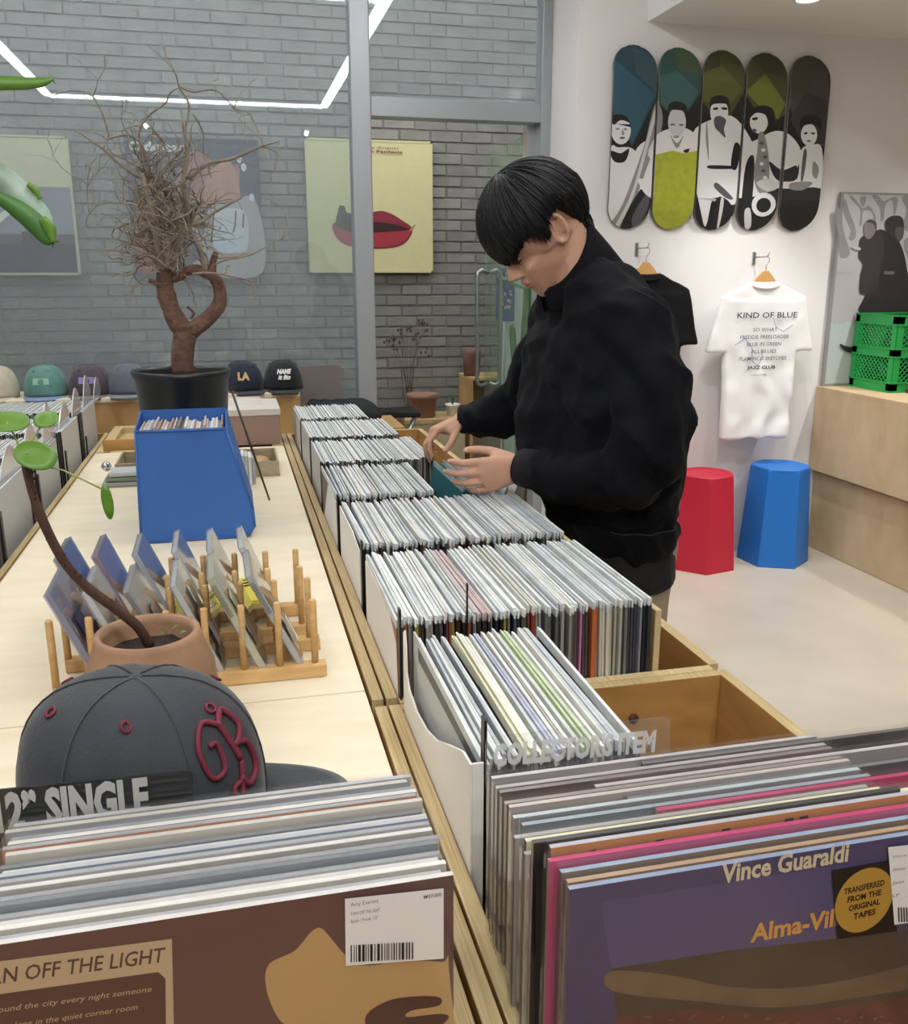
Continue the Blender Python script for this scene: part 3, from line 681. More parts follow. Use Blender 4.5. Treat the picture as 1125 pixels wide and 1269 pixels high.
# ================================================================== THINGS ON THE TABLE
STEEL = mat('steel', 'b8babd', .3, .9)
def cap(name, label, loc, rot, sc, crown, brim, group=None, patch=None, seam=None):
    """six-panel cap; front is +x before rotation"""
    M = Matrix.Translation(loc) @ Matrix.Rotation(rot, 4, 'Z') @ Matrix.Scale(sc, 4)
    r = thing(name, label, 'cap', loc, group); cm_ = mat('cap_'+crown, crown, .85, noise_amt=.12, noise_scale=30, bump=.15, bump_scale=300, sheen=.2); bm_ = mat('cap_'+brim, brim, .85, noise_amt=.1, noise_scale=30, sheen=.2)
    def cp_(th, u):                      # th around (0 = front), u 0 rim .. 1 top
        a = math.pi/2*u; c = math.cos(a)**.72; z = .118*math.sin(a)**.90
        rx = .100 if math.cos(th) > 0 else .098; x = rx*math.cos(th)*c; y = .086*math.sin(th)*c
        x += .004*math.cos(th)*math.sin(a*2)
        pf = 1+.010*math.cos(6*th+math.pi)*(1-u)*1.0
        return Vector((x*pf, y*pf, z+(.010*(1-math.cos(th))*(1-u) if math.cos(th) < 0 else 0)-.004*(1-u)))
    m = MB(); n, k = 48, 14; vs = [M @ cp_(2*math.pi*i/n, j/k) for j in range(k) for i in range(n)]+[M @ cp_(0, 1)]
    fs = [[j*n+i, j*n+(i+1) % n, (j+1)*n+(i+1) % n, (j+1)*n+i] for j in range(k-1) for i in range(n)]+[[(k-1)*n+i, (k-1)*n+(i+1) % n, k*n] for i in range(n)]
    m.add(vs, fs, 0, True); c = obj('crown', m, cm_, r)
    sol = c.modifiers.new('s', 'SOLIDIFY'); sol.thickness = .0015
    b = MB(); N = 24; rows = []
    for j in range(7):
        q = j/6; row_ = []
        for i in range(N+1):
            th = -1.12+2.24*i/N; base = cp_(th, 0.0); reach = .075*math.cos(th*1.15)**.7 if math.cos(th*1.15) > 0 else 0
            row_.append(M @ Vector((base.x+reach*q, base.y*(1+.05*q), base.z-.003-.004*q-.6*(base.y**2)*(1.6*q+.4))))
        rows.append(row_)
    vs = [p_ for r_ in rows for p_ in r_]; fs = [[j*(N+1)+i, j*(N+1)+i+1, (j+1)*(N+1)+i+1, (j+1)*(N+1)+i] for j in range(6) for i in range(N)]
    b.add(vs, fs, 0, True); bo = obj('brim', b, bm_, r); sol = bo.modifiers.new('s', 'SOLIDIFY'); sol.thickness = .004
    obj('button', MB().sphere(M @ Vector((0, 0, .115)), (.0075*sc, .0075*sc, .005*sc)), cm_, r)
    se = MB(); 
    for i in range(6): se.tube([M @ (cp_(math.pi/6*0+i*math.pi/3, j/12)*1.006) for j in range(13)], .0009*sc, 5)
    obj('seams', se, cm_, r)
    ey = MB(); EL = []
    for i in range(6):
        th = math.pi/6+i*math.pi/3; p0 = cp_(th, .62); p1 = cp_(th, .66); p2 = cp_(th+.05, .62); nrm = (p2-p0).cross(p1-p0).normalized()
        u_ = (p1-p0).normalized(); v_ = nrm.cross(u_)
        e_ = MB().tube([M @ (p0+nrm*.001+(u_*math.cos(a)+v_*math.sin(a))*.0042) for a in [2*math.pi*q/10 for q in range(11)]], .0014*sc, 5)
        obj('eyelet', e_, mat('cap_thread_'+(seam or crown), seam or crown, .7), r)
    return r, M, cp_
# low wooden riser that carries the near cap
single('riser_block', MB().box(-.175, -.075, .765, .835, .82, .935), BAMB, 'small wooden block under the charcoal cap, hidden behind the records', 'block', (-.125, .80, .82), bevel=.002)
CR, CM, CPF = cap('baseball_cap', 'charcoal baseball cap with dark red script letter, behind the singles at left', (-.100, .79, .928), -.06, 1.08, '34373c', '34373c', seam='6d1f33')
# script emblem following the crown
em = MB()
def cpt(th, u): 
    p0, p1, p2 = CPF(th, u), CPF(th+.03, u), CPF(th, u+.03); n = (p1-p0).cross(p2-p0).normalized(); return CM @ (p0+n*.0022)
def script(pts, r=.0030):
    pl = [cpt(a*.78-.52, b*.9+.06) for a, b in pts]
    out = []
    for i in range(len(pl)-1):
        p0, p1, p2, p3 = pl[max(i-1, 0)], pl[i], pl[i+1], pl[min(i+2, len(pl)-1)]
        for k in range(6):
            t = k/6; out.append(.5*((2*p1)+(-p0+p2)*t+(2*p0-5*p1+4*p2-p3)*t*t+(-p0+3*p1-3*p2+p3)*t**3))
    out.append(pl[-1]); em.tube(out, r, 6)
script([(-.02, .28), (-.10, .50), (-.13, .52)]); script([(-.13, .5), (.10, .58), (.22, .45), (.05, .38), (-.05, .37)]); script([(-.05, .37), (.18, .34), (.22, .20), (.02, .14), (-.10, .20)])
script([(-.13, .52), (-.34, .56), (-.52, .42), (-.45, .26), (-.28, .28), (-.27, .42), (-.38, .42)], .0025); script([(-.02, .28), (-.12, .12), (-.2, .08), (-.22, .16), (-.1, .18)], .0025)
obj('script_emblem', em, mat('cap_thread_6d1f33', '6d1f33', .7), CR, label='dark red embroidered script letter')

# ---- succulent in terracotta bowl
TERR = mat('terracotta_weathered', '98765c', .8, noise_amt=.24, noise_scale=16, bump=.2, bump_scale=60)
SOIL = mat('dark_soil', '2a211b', .95, noise_amt=.5, noise_scale=80, bump=.8, bump_scale=90)
pc = (-.122, 1.12, .8205)
pp_ = thing('potted_pilea', 'round-leaved plant with long bare stem in a terracotta bowl behind the cap', 'potted plant', pc)
prf = [(0, .0), (.045, .0), (.058, .012), (.076, .045), (.081, .075), (.078, .105), (.068, .130), (.064, .143), (.063, .150), (.056, .150), (.054, .140), (.056, .125), (.054, .118)]
obj('bowl', MB().lathe(prf, pc, 48), TERR, pp_)
sm_ = MB(); n = 28
vs = [Vector(pc)+Vector((0, 0, .126))]+[Vector(pc)+Vector((q*.056*math.cos(a), q*.056*math.sin(a), .122+.006*noise.noise(Vector((q*9, a*3, 1))))) for q in (.4, .75, 1) for a in [2*math.pi*i/n for i in range(n)]]
fs = [[0, 1+i, 1+(i+1) % n] for i in range(n)]+[[1+j*n+i, 1+(j+1)*n+i, 1+(j+1)*n+(i+1) % n, 1+j*n+(i+1) % n] for j in range(2) for i in range(n)]
obj('soil', sm_.add(vs, fs, 0, True), SOIL, pp_)
STEM = mat('stem_brown', '4a3228', .8, noise_amt=.25, noise_scale=60); GRN = mat('leaf_green', '567f27', .42, noise_amt=.14, noise_scale=18); GRN2 = mat('leaf_stalk', '8a9a55', .5); DGR = mat('leaf_dark_green', '3d6b2c', .5, noise_amt=.2, noise_scale=20)
st_ = [PY(a, b, y) for a, b, y in ((178, 790, 1.12), (170, 776, 1.11), (140, 752, 1.10), (108, 728, 1.09), (82, 700, 1.08), (62, 665, 1.075), (45, 625, 1.07), (36, 595, 1.07), (31, 572, 1.07))]
obj('stem', MB().tube([tuple(p_) for p_ in smooth_poly(st_+[st_[-1]], 5)[:-10]], [.0062]*14+[.0055]*12+[.0048]*9, 9), STEM, pp_)
sc_ = MB(); r5 = random.Random(9)
for i in range(26):
    t = i/26*(len(st_)-1); a = int(t); p0 = st_[a].lerp(st_[min(a+1, len(st_)-1)], t-a); d = Vector((r5.uniform(-1, 1), r5.uniform(-1, .2), r5.uniform(-.3, 1))).normalized()
    sc_.tube([p0+d*.004, p0+d*.0085+Vector((0, 0, .002))], [.0018, .0008], 5)
obj('leaf_scars', sc_, STEM, pp_)
def leaf(name, c, u, v, parent, m, cup=.1, n=20, fold=0):
    """round leaf around c with half-axes u and v"""
    c, u, v = Vector(c), Vector(u), Vector(v); nn = u.cross(v).normalized(); mb_ = MB(); vs = [c-nn*cup*u.length*.4]
    for q in (.5, 1):
        for k in range(n):
            a = 2*math.pi*k/n; vs.append(c+u*math.cos(a)*q+v*math.sin(a)*q+nn*(cup*u.length*(q*q-.4)+.04*u.length*math.sin(3*a)*q))
    fs = [[0, 1+k, 1+(k+1) % n] for k in range(n)]+[[1+k, 1+n+k, 1+n+(k+1) % n, 1+(k+1) % n] for k in range(n)]
    o = obj(name, mb_.add(vs, fs, 0, True), m, parent); s2 = o.modifiers.new('s', 'SOLIDIFY'); s2.thickness = .0014; return o
def pxl(cx, cy, Yv, rx, ry, rot=0, tilt=.4, parent=None, m=GRN, cup=.12):
    c = PY(cx, cy, Yv); k = (PY(cx+10, cy, Yv)-c).length/10; co, si = math.cos(rot), math.sin(rot)
    u = Vector((co, 0, -si))*rx*k; v = Vector((si, 0, co))*ry*k+Vector((0, 1, 0))*ry*k*tilt*2
    return leaf('leaf', c, u, v, parent, m, cup)
pxl(8, 523, 1.08, 29, 11, .06, .9, pp_); pxl(57, 520, 1.09, 16, 9, -.1, .7, pp_); pxl(44, 565, 1.06, 27, 15, .35, .6, pp_); pxl(133, 622, 1.05, 7, 24, -.08, .0, pp_, GRN)
tip = st_[-1]
for tgt in (PY(8, 523, 1.08), PY(55, 523, 1.09), PY(34, 562, 1.06), PY(128, 607, 1.05), PY(30, 556, 1.09)):
    mid = tip.lerp(tgt, .5)+Vector((0, 0, .006)); obj('leaf_stalk', MB().tube([tip, mid, tgt], .0011, 6), GRN2, pp_)
sp_ = MB()
for a, b, rx in ((212, 780, .5), (205, 787, 2.2), (221, 785, -.4), (196, 783, 1.5)):
    c = PY(a, b, 1.115); d = Vector((math.cos(rx)*.012, -.004, .005+.004*math.sin(rx))); sp_.add([c, c+d*.5+Vector((0, .003, .002)), c+d, c+d*.5-Vector((0, .003, -.001))], [[0, 1, 2, 3]])
obj('seedlings', sp_, GRN, pp_)

# ---- CD rack and cases
def rack(label, y0, y1, x0=-.270, x1=.110, front=.020):
    r = thing('disc_rack', label, 'rack', ((x0+x1)/2, (y0+y1)/2, .8205), 'wooden dowel racks')
    obj('rail', MB().box(x0, x1, y0, y0+.022, .8205, .8205+front), BAMB, r, bevel=.0015); obj('rail', MB().box(x0, x1, y1-.022, y1, .8205, .8205+front), BAMB, r, bevel=.0015)
    for x in (x0+.05, x1-.05): obj('cross_bar', MB().box(x-.01, x+.01, y0+.022, y1-.022, .8215, .832), BAMB, r)
    k = 0; x = x1-.016
    while x > x0:
        for y in (y0+.011, y1-.011): obj('dowel', MB().tube([(x, y, .838), (x, y, .938), (x, y, .9395)], [.0052, .0052, .0042], 12), BAMB, r)
        x -= .0515 if k != 5 else .0515; k += 1
    return r
rack('pale wooden dowel rack on the table, front one, holding leaning disc cases', 1.262, 1.385); rack('pale wooden dowel rack on the table, rear one behind the first', 1.425, 1.545, x0=-.255, x1=.103)
def case(label, x, y, tilt, front, side, spine, y2=.128, hgt=.158, th=.0105, z0=.8325, booklet=None):
    r = thing('disc_case', label, 'disc case', (x, y, z0), 'disc cases in the wooden racks')
    M = Matrix.Translation((x, y, z0)) @ Matrix.Rotation(-tilt, 4, 'Y') @ Matrix.Rotation(.02, 4, 'Z')
    obj('booklet', MB().box(.0015, th-.0012, .003, y2-.003, .002, hgt-.002, [0, 2, 2, 0, 1, 0], M), [cov(front), cov(side), cov(spine)], r)
    c = MB().box(0, .0006, 0, y2, 0, hgt, 0, M).box(th-.0006, th, 0, y2, 0, hgt, 0, M)
    c.box(0, th, 0, .0006, 0, hgt, 0, M).box(0, th, y2-.0006, y2, 0, hgt, 0, M).box(0, th, 0, y2, hgt-.0006, hgt, 0, M)
    obj('clear_case', c, glassy('jewel_case', (.94, .95, .96), haze=.10, refl=1.3, hazecol=(.85, .86, .88), rough=.06), r)
    return r, M
T = math.radians(23)
fr = [('purple and white disc case at the left end of the front rack', -.208, '6a6a9a', '8e86a8', '5d5f9c'), ('clear disc case with blue-grey sleeve, second in the front rack', -.158, 'b0a8a4', '9a9296', 'c9cccf'),
      ('clear disc case with warm photo sleeve, third in the front rack', -.100, 'a39790', '8f8a8c', 'a8a9ac'), ('clear disc case with red-marked sleeve, fourth in the front rack', -.044, 'b9b3ad', 'a8a8a8', 'd6d8d9'),
      ('thick pale green-spined disc case, fifth in the front rack', .014, 'b9b9ae', 'b4b494', 'c9c9a0'), ('clear disc case with barcode spine at the right end of the front rack', .070, 'c0bfba', 'a9a8a4', 'b4b4b2')]
for i, (lb, x, a, b, c) in enumerate(fr): 
    r_, M_ = case(lb, x, 1.268+.003*(i % 2), T+.02*(i % 3), a, b, c, th=.0125 if i == 4 else .0105, hgt=.165 if i > 3 else .156)
    pz = Print(M_ @ Vector((.0128, 0, 0)), (M_.to_3x3() @ Vector((0, 1, 0))), (M_.to_3x3() @ Vector((0, 0, 1))), .0002); rq = random.Random(i)
    for k in range(7):
        cc = cov(rq.choice([['4b4f8e', 'b9b6cc', '23264a'], ['7a6a5c', 'cfc8bf', '8a5a4c'], ['8c7466', '5a6a4a', 'd0c8bc'], ['b46a60', 'd9d4cc', '77705f'], ['a08e80', 'd7d7b4', '8b8b6b'], ['a9a199', '7c7c78', 'dcdad4']][i]))
        u0, v0 = rq.uniform(.008, .07), rq.uniform(.01, .09); pz.rect(cc, u0, v0, u0+rq.uniform(.015, .045), v0+rq.uniform(.01, .045))
    pz.done('sleeve_print', r_)
    if i in (2, 4, 5):
        ps = Print(M_ @ Vector((0, -.0004, 0)), M_.to_3x3() @ Vector((1, 0, 0)), M_.to_3x3() @ Vector((0, 0, 1)), .0002); hh = .16; v = hh*.62
        while v < hh-.008: ps.rect(cov('4c4a48'), .002, v, .008, v+.0012); v += .0031
        ps.done('spine_barcode', r_)
rr_ = [('indigo disc case at the left end of the rear rack', -.222, '35437e', '4a5590', '20263f'), ('violet disc case, second in the rear rack', -.170, '8d6a9a', '7d6fa8', '8a4a50'), ('clear blue-tinted disc case, third in the rear rack', -.108, '7d86a8', '9aa0b4', 'c2c6cc'),
       ('clear disc case with pale sleeve, fourth in the rear rack', -.052, 'b4b6ba', 'a2a6ac', 'd3d6d8'), ('wide white-topped disc case, fifth in the rear rack', .004, 'c3c3c1', 'b0b2b4', 'e0e2e3'), ('white-spined disc case at the right end of the rear rack', .050, 'c9cacb', 'b4b4b2', 'e4e5e6')]
for i, (lb, x, a, b, c) in enumerate(rr_): case(lb, x, 1.43, T-.02*(i % 2), a, b, c)
# yellow comic sleeve and red sleeve lying behind the rack in front of the blue box
YL = cov('cdbf3c'); cb = single('flat_sleeve', MB().box(-.11, .04, 1.60, 1.74, .8205, .824).box(-.108, .038, 1.602, 1.738, .8242, .827), YL, 'yellow comic-print paper sleeve lying before the blue box', 'sleeve', (-.03, 1.67, .8205))
pz = Print((-.11, 1.60, .827), (1, 0, 0), (0, 1, 0), .0002); rq = random.Random(6)
for k in range(34):
    u0, v0 = rq.uniform(.0, .14), rq.uniform(0, .13); pz.oval([BK, BK, cov('b23a2c'), WH][k % 4], min(u0, .138), min(v0, .13), rq.uniform(.003, .010), rq.uniform(.002, .006), rq.uniform(0, 3))
pz.done('comic_print', cb)
single('flat_sleeve', MB().box(-.185, -.118, 1.60, 1.72, .8205, .826), cov('a83038'), 'red paper sleeve lying left of the yellow one', 'sleeve', (-.15, 1.66, .8205))

# ---- blue slanted box of seven inch records
BLU = mat('cobalt_blue_card', '2e60a8', .5, noise_amt=.04, noise_scale=8)
bx = thing('record_file', 'cobalt blue slant-sided card file packed with seven inch discs', 'file box', (-.1, 2.1, .8205))
yf0, yf1, yb = 2.05, 2.065, 2.235
fp = [(-.222, .8205), (.012, .8205), (.031, .845), (.029, .885), (-.020, 1.072), (-.216, 1.072)]
obj('front_panel', MB().prism([(a, yf0+(b-.82)*.06, b) for a, b in fp], (0, .003, 0)), BLU, bx, bevel=.0006)
obj('back_panel', MB().prism([(a, yb, b+(.02 if b > 1 else 0)) for a, b in fp], (0, .003, 0)), BLU, bx)
obj('side_panel', MB().prism([(-.216, yf1, 1.072), (-.216, yb, 1.09), (-.222, yb, .8205), (-.222, yf0, .8205)], (.003, 0, 0)), BLU, bx)
sd = MB(); e1 = [(.012, .8205), (.031, .845), (.029, .885), (-.020, 1.072)]
for (a, b) in zip(e1[:-1], e1[1:]): sd.add([(a[0], yf0+(a[1]-.82)*.06, a[1]), (b[0], yf0+(b[1]-.82)*.06, b[1]), (b[0], yb, b[1]+(.018 if b[1] > 1 else 0)), (a[0], yb, a[1])], [[0, 3, 2, 1]])
so = obj('side_panel', sd, BLU, bx); s2 = so.modifiers.new('s', 'SOLIDIFY'); s2.thickness = .003
fe = MB()
for a, b in zip(fp, fp[1:]+fp[:1]): 
    ya, yb_ = yf0+(a[1]-.82)*.06-.001, yf0+(b[1]-.82)*.06-.001; c0 = Vector((-.1, yf0, .95))
    pa, pb = Vector((a[0], ya, a[1])), Vector((b[0], yb_, b[1])); fe.tube([pa+(c0-pa).normalized()*.004, pb+(c0-pb).normalized()*.004], .0022, 6)
obj('edge_fold', fe, BLU, bx)
x = -.208; k = 0; r6 = random.Random(8)
while x < -.03:
    c = r6.choice(['d9dadb', 'c3b9b0', '8d7f78', 'b9bcc2', '6f6a6a', 'e4e3df', 'b08a78']); tt = r6.uniform(.0035, .0055); h = r6.uniform(1.062, 1.078)
    o = single('seven_inch_record', MB().box(x, x+tt*.85, 2.075, 2.228, .9, h, 0), cov(c), 'seven inch sleeve in the blue file, edge up', 'record', (x, 2.07, .9), 'seven inch discs in the blue file'); x += tt; k += 1
# ---- black pot and dry tree
bp = (-.13, 2.5, .8205)
tr = thing('potted_bare_tree', 'bare twisted tree with tangled twigs in a tall black pot', 'potted tree', bp)
obj('pot', MB().lathe([(0, 0), (.088, 0), (.095, .02), (.118, .31), (.125, .325), (.127, .338), (.121, .340), (.116, .33), (.112, .30)], bp, 56), mat('black_pot_plastic', '15171b', .38), tr)
obj('soil', MB().lathe([(0, .318), (.06, .316), (.113, .312)], bp, 32), SOIL, tr)
BARK = mat('bark_warm', '75604f', .85, noise_amt=.3, noise_scale=45, bump=.6, bump_scale=90); TWIG = mat('twig_taupe', '877c6e', .85, noise_amt=.25, noise_scale=60, bump=.3, bump_scale=120)
BRKR = mat('bark_red_brown', '664b3e', .85, noise_amt=.35, noise_scale=40, bump=.6, bump_scale=90)
def tl(pts, dy=0): return [PY(a, b, 2.5+(p_[0] if p_ else 0)) for (a, b, *p_) in pts]
tk = MB()
def sm_line(P_, n=4):
    out = []
    for i in range(len(P_)-1):
        p0, p1, p2, p3 = P_[max(i-1, 0)], P_[i], P_[i+1], P_[min(i+2, len(P_)-1)]
        for k in range(n):
            t = k/n; out.append(.5*((2*p1)+(-p0+p2)*t+(2*p0-5*p1+4*p2-p3)*t*t+(-p0+3*p1-3*p2+p3)*t**3))
    return out+[P_[-1]]
def limb(mb_, pts, r0, r1, seg=10):
    L_ = sm_line(tl(pts)); n = len(L_); mb_.tube(L_, [(r0+(r1-r0)*i/(n-1))*(1+.16*noise.noise(Vector((i*.6, r0*500, 3)))) for i in range(n)], seg)
limb(tk, [(227, 462), (226, 440), (229, 415), (228, 402)], .028, .030, 14)
limb(tk, [(228, 412), (216, 392), (208, 372), (204, 352), (205, 335)], .026, .020, 12)
limb(tk, [(206, 362), (195, 352), (184, 348)], .012, .004, 8)
limb(tk, [(234, 412), (256, 396), (272, 376), (270, 352), (258, 338)], .022, .014, 12)
limb(tk, [(258, 340), (245, 334), (232, 336), (222, 342), (212, 345)], .013, .012, 10)
limb(tk, [(262, 345), (264, 325), (268, 312)], .012, .006, 8)
limb(tk, [(232, 380), (240, 388), (236, 395)], .004, .003, 6)
obj('trunk', tk, BRKR, tr)
r7 = random.Random(21); lm = MB(); tw = MB()
limbs = [([(205, 340), (196, 310), (192, 275), (182, 240), (176, 215)], .011, .005), ([(208, 340), (214, 300), (206, 262), (178, 222)], .010, .004), ([(212, 340), (222, 300), (232, 270), (228, 225), (232, 190), (226, 150)], .010, .003),
         ([(200, 330), (188, 300), (176, 262), (172, 232)], .009, .004), ([(256, 338), (246, 305), (234, 280), (230, 235)], .008, .004), ([(230, 282), (248, 276), (268, 262), (300, 245)], .006, .002),
         ([(234, 222), (256, 204), (290, 196), (322, 182), (346, 175)], .006, .0018), ([(180, 200), (176, 180), (160, 168), (135, 172), (128, 184)], .004, .0018), ([(178, 222), (150, 205), (128, 185), (94, 162)], .005, .0015),
         ([(186, 215), (160, 200), (138, 190)], .004, .002), ([(135, 172), (130, 150), (115, 120), (92, 112), (66, 118)], .003, .0009), ([(180, 200), (172, 165), (186, 142), (205, 128), (210, 116), (222, 108)], .003, .0012),
         ([(230, 200), (230, 160), (234, 130), (222, 108), (214, 85), (182, 55)], .004, .0008), ([(222, 108), (216, 88), (200, 55)], .0018, .0006), ([(224, 108), (240, 114), (268, 112), (290, 134), (310, 142), (326, 180)], .0025, .0012),
         ([(326, 182), (345, 192), (338, 215), (346, 176)], .0016, .0008), ([(240, 142), (252, 165), (252, 190), (262, 220)], .002, .001), ([(190, 300), (172, 292), (160, 296)], .004, .0012), ([(196, 285), (210, 262), (226, 240)], .005, .003),
         ([(188, 262), (206, 246), (216, 232), (200, 236)], .003, .0015), ([(262, 300), (264, 275), (268, 240)], .002, .0008), ([(256, 330), (232, 310), (206, 290)], .003, .0012), ([(258, 332), (280, 322), (310, 316), (340, 300), (358, 290)], .0028, .0009),
         ([(268, 320), (290, 318), (322, 312)], .003, .001), ([(350, 296), (356, 270), (340, 250), (322, 245)], .0015, .0007), ([(110, 262), (108, 235), (112, 205), (122, 194)], .0013, .0007), ([(112, 210), (106, 204), (110, 230), (120, 270)], .0012, .0006)]
for pts, a, b in limbs:
    d0 = r7.uniform(-.09, .09); n = len(pts); q = [(x_, y_, (d0*(i/(n-1)))+r7.uniform(-.012, .012)*(i > 0)) for i, (x_, y_) in enumerate(pts)]
    limb(lm if a > .0045 else tw, q, a, b, 8 if a > .0045 else 6)
def grow(p0, d, r, depth):
    P_ = [p0]; n = r7.randrange(4, 8)
    for i in range(n):
        d = (d+Vector((r7.uniform(-.55, .55), r7.uniform(-.55, .55), r7.uniform(-.45, .5)))).normalized(); P_.append(P_[-1]+d*r7.uniform(.013, .024)*(1.15 if depth else .9))
    tw.tube(P_, [r*(1-.6*i/n) for i in range(n+1)], 5)
    if depth: 
        for q in P_[2:]: 
            if r7.random() < .5: grow(q, (d+Vector((r7.uniform(-1, 1), r7.uniform(-1, 1), r7.uniform(-.5, .8)))).normalized(), r*.55, depth-1)
for i in range(120):
    x_, y_ = r7.gauss(206, 17), 215+125*r7.random()**.8; p0 = PY(x_, y_, 2.5+r7.uniform(-.06, .06)); grow(p0, Vector((r7.uniform(-.7, .7), r7.uniform(-.7, .7), r7.uniform(-.2, 1))).normalized(), r7.uniform(.0016, .0042), 1)
for i in range(26):
    pts = r7.choice(limbs[5:]); x_, y_ = r7.choice(pts[0]); grow(PY(x_, y_, 2.5+r7.uniform(-.05, .05)), Vector((r7.uniform(-1, 1), r7.uniform(-.7, .7), r7.uniform(-.6, .8))).normalized(), .0011, 1)
obj('branches', lm, TWIG, tr); obj('twigs', tw, TWIG, tr, kind='stuff')
# stick leaning on the pot
a, b = PY(287, 484, 2.40), PZ(334, 620, .8215)
single('thin_stick', MB().tube([a, a.lerp(b, .35), a.lerp(b, .36), b], [.003, .0026, .0034, .0024], 8), mat('stick_dark', '3c3230', .5), 'thin dark stick leaning from the black pot down to the tabletop', 'stick', b)
# trays each side of the blue box
TRAYW = wood('tray_grey_wood', '8d8268', 'b2a587', 4, (4, 8, 8), .6)
def tray(label, x0, x1, y0, y1, h=.045):
    r = thing('wooden_tray', label, 'tray', ((x0+x1)/2, (y0+y1)/2, .8205), 'small wooden trays')
    obj('tray_floor', MB().box(x0, x1, y0, y1, .8205, .825), TRAYW, r)
    for a in ((x0, x1, y0, y0+.006), (x0, x1, y1-.006, y1), (x0, x0+.006, y0+.006, y1-.006), (x1-.006, x1, y0+.006, y1-.006)): obj('side', MB().box(a[0], a[1], a[2], a[3], .825, .8205+h), TRAYW, r, bevel=.0008)
tray('small wooden tray right of the blue file under the stick, with odds and ends', .0, .118, 2.70, 2.92)
tray('small wooden tray left of the blue file, mostly hidden', -.35, -.23, 2.76, 2.96)
single('brown_pouch', MB().sphere((.06, 2.80, .848), (.035, .04, .016)), cov('a88a62'), 'tan leather pouch lying in the tray right of the blue file', 'pouch', (.06, 2.8, .835))
for i in range(4): single('disc_case', MB().box(.008+i*.010, .0165+i*.010, 2.60, 2.69, .8205, .905-.003*i), cov(['d8dadb', 'c2c6c9', 'e0e1e2', 'a8acb0'][i]), '%s disc case standing just right of the blue file' % ['first white', 'second grey-white', 'third bright white', 'fourth grey'][i], 'disc case', (.01+i*.01, 2.6, .8205), 'cases beside the blue file')
tm = thing('clear_case_stack', 'small stack of clear cases with green print left of the blue file', 'case', (-.31, 2.72, .8205))
for i, c in enumerate(['9aa0a0', '6f7f66', 'b5b9bb']): obj('flat_case', MB().box(-.375+.01*i, -.225, 2.655, 2.74, .8215+i*.014, .833+i*.014), cov(c), tm, bevel=.002)
single('chrome_knob', MB().sphere((-.365, 2.70, .872), .014, 18, 12), mat('chrome', 'c9ccd0', .15, .9), 'small chrome ball on the clear case stack', 'knob', (-.365, 2.7, .858))
# brown record box at the far end
rbx = thing('record_box', 'brown box with pale lid and upright cards at the far end of the table', 'box', (.04, 3.3, .822))
obj('box_body', MB().box(-.10, .150, 3.22, 3.50, .822, .925), mat('box_brown_pink', '8d7468', .7), rbx, bevel=.002)
obj('box_lid', MB().box(-.103, .153, 3.217, 3.503, .925, .948), mat('box_lid_pale', 'c3bdb5', .6), rbx, bevel=.002)
obj('card_row', MB().box(-.05, .10, 3.34, 3.345, .948, .968).box(-.03, .09, 3.37, 3.375, .948, .972), PAPERW, rbx)
obj('end_rim', MB().box(-.44, -.30, 3.22, 3.23, .822, .86), PLYI, eu)

# ---- far shelf with caps
sh = thing('cap_shelf', 'long tan wooden shelf unit under the window carrying the row of caps', 'shelf', (-.4, 4.1, 0))
obj('front_panel', MB().box(-1.7, .278, 4.0, 4.018, 0, .886), SHELFW, sh, bevel=.002); obj('shelf_top', MB().box(-1.7, .278, 3.995, 4.32, .886, .905), TABLE, sh, bevel=.002); obj('end_panel', MB().box(.26, .278, 4.018, 4.32, 0, .886), SHELFW, sh, bevel=.002)
caps = [(-3, 'cream baseball cap with green mark, leftmost on the window shelf', 'b7b09c', 'c3bda9', '6b9a80'), (58, 'green washed cap with blue brim on the window shelf', '5a857c', '6f86a8', '7fae98'), (113, 'dark brown cap with purple patch on the window shelf', '4a4148', '6a6064', '8a72b0'),
        (160, 'slate grey cap partly behind the black pot', '5d626e', '747a82', None), (303, 'navy cap with gold letters just right of the black pot', '1d2136', '1d2136', 'c4a86a'), (352, 'black cap with white letters at the right end of the shelf', '14161b', '14161b', 'e4e6e8')]
for i, (px, lb, c1, c2, pc_) in enumerate(caps):
    q = PY(px, 490, 4.13); rt = -math.pi/2-.02+(.25 if i == 4 else 0)
    r_, M_, f_ = cap('baseball_cap', lb, (q.x, 4.13, .915), rt, 1.0, c1, c2, 'caps on the window shelf')
    if pc_:
        pz = Print(Vector((q.x, 4.0275, .962)), (1, 0, 0), (0, 0, 1), .0004)
        pz.bend = lambda p_, x_, y_: p_+Vector((0, .1*(1-math.sqrt(max(.1, 1-(x_/.088)**2)))+.55*max(0, y_)*.6, 0))
        if i < 3: pz.poly(cov(pc_), [(-.032, 0), (.032, 0), (.030, .026), (-.030, .026)])
        elif i == 4: pz.text(cov(pc_), 'LA', 0, 0, .03, .05, bold=.06, align='C')
        else: pz.text(cov(pc_), 'NAME', 0, .022, .018, .062, bold=.06, align='C', shear=.3); pz.text(cov(pc_), "it fits", 0, -.002, .018, .055, bold=.05, align='C', shear=.3)
        pz.done('front_patch', r_)
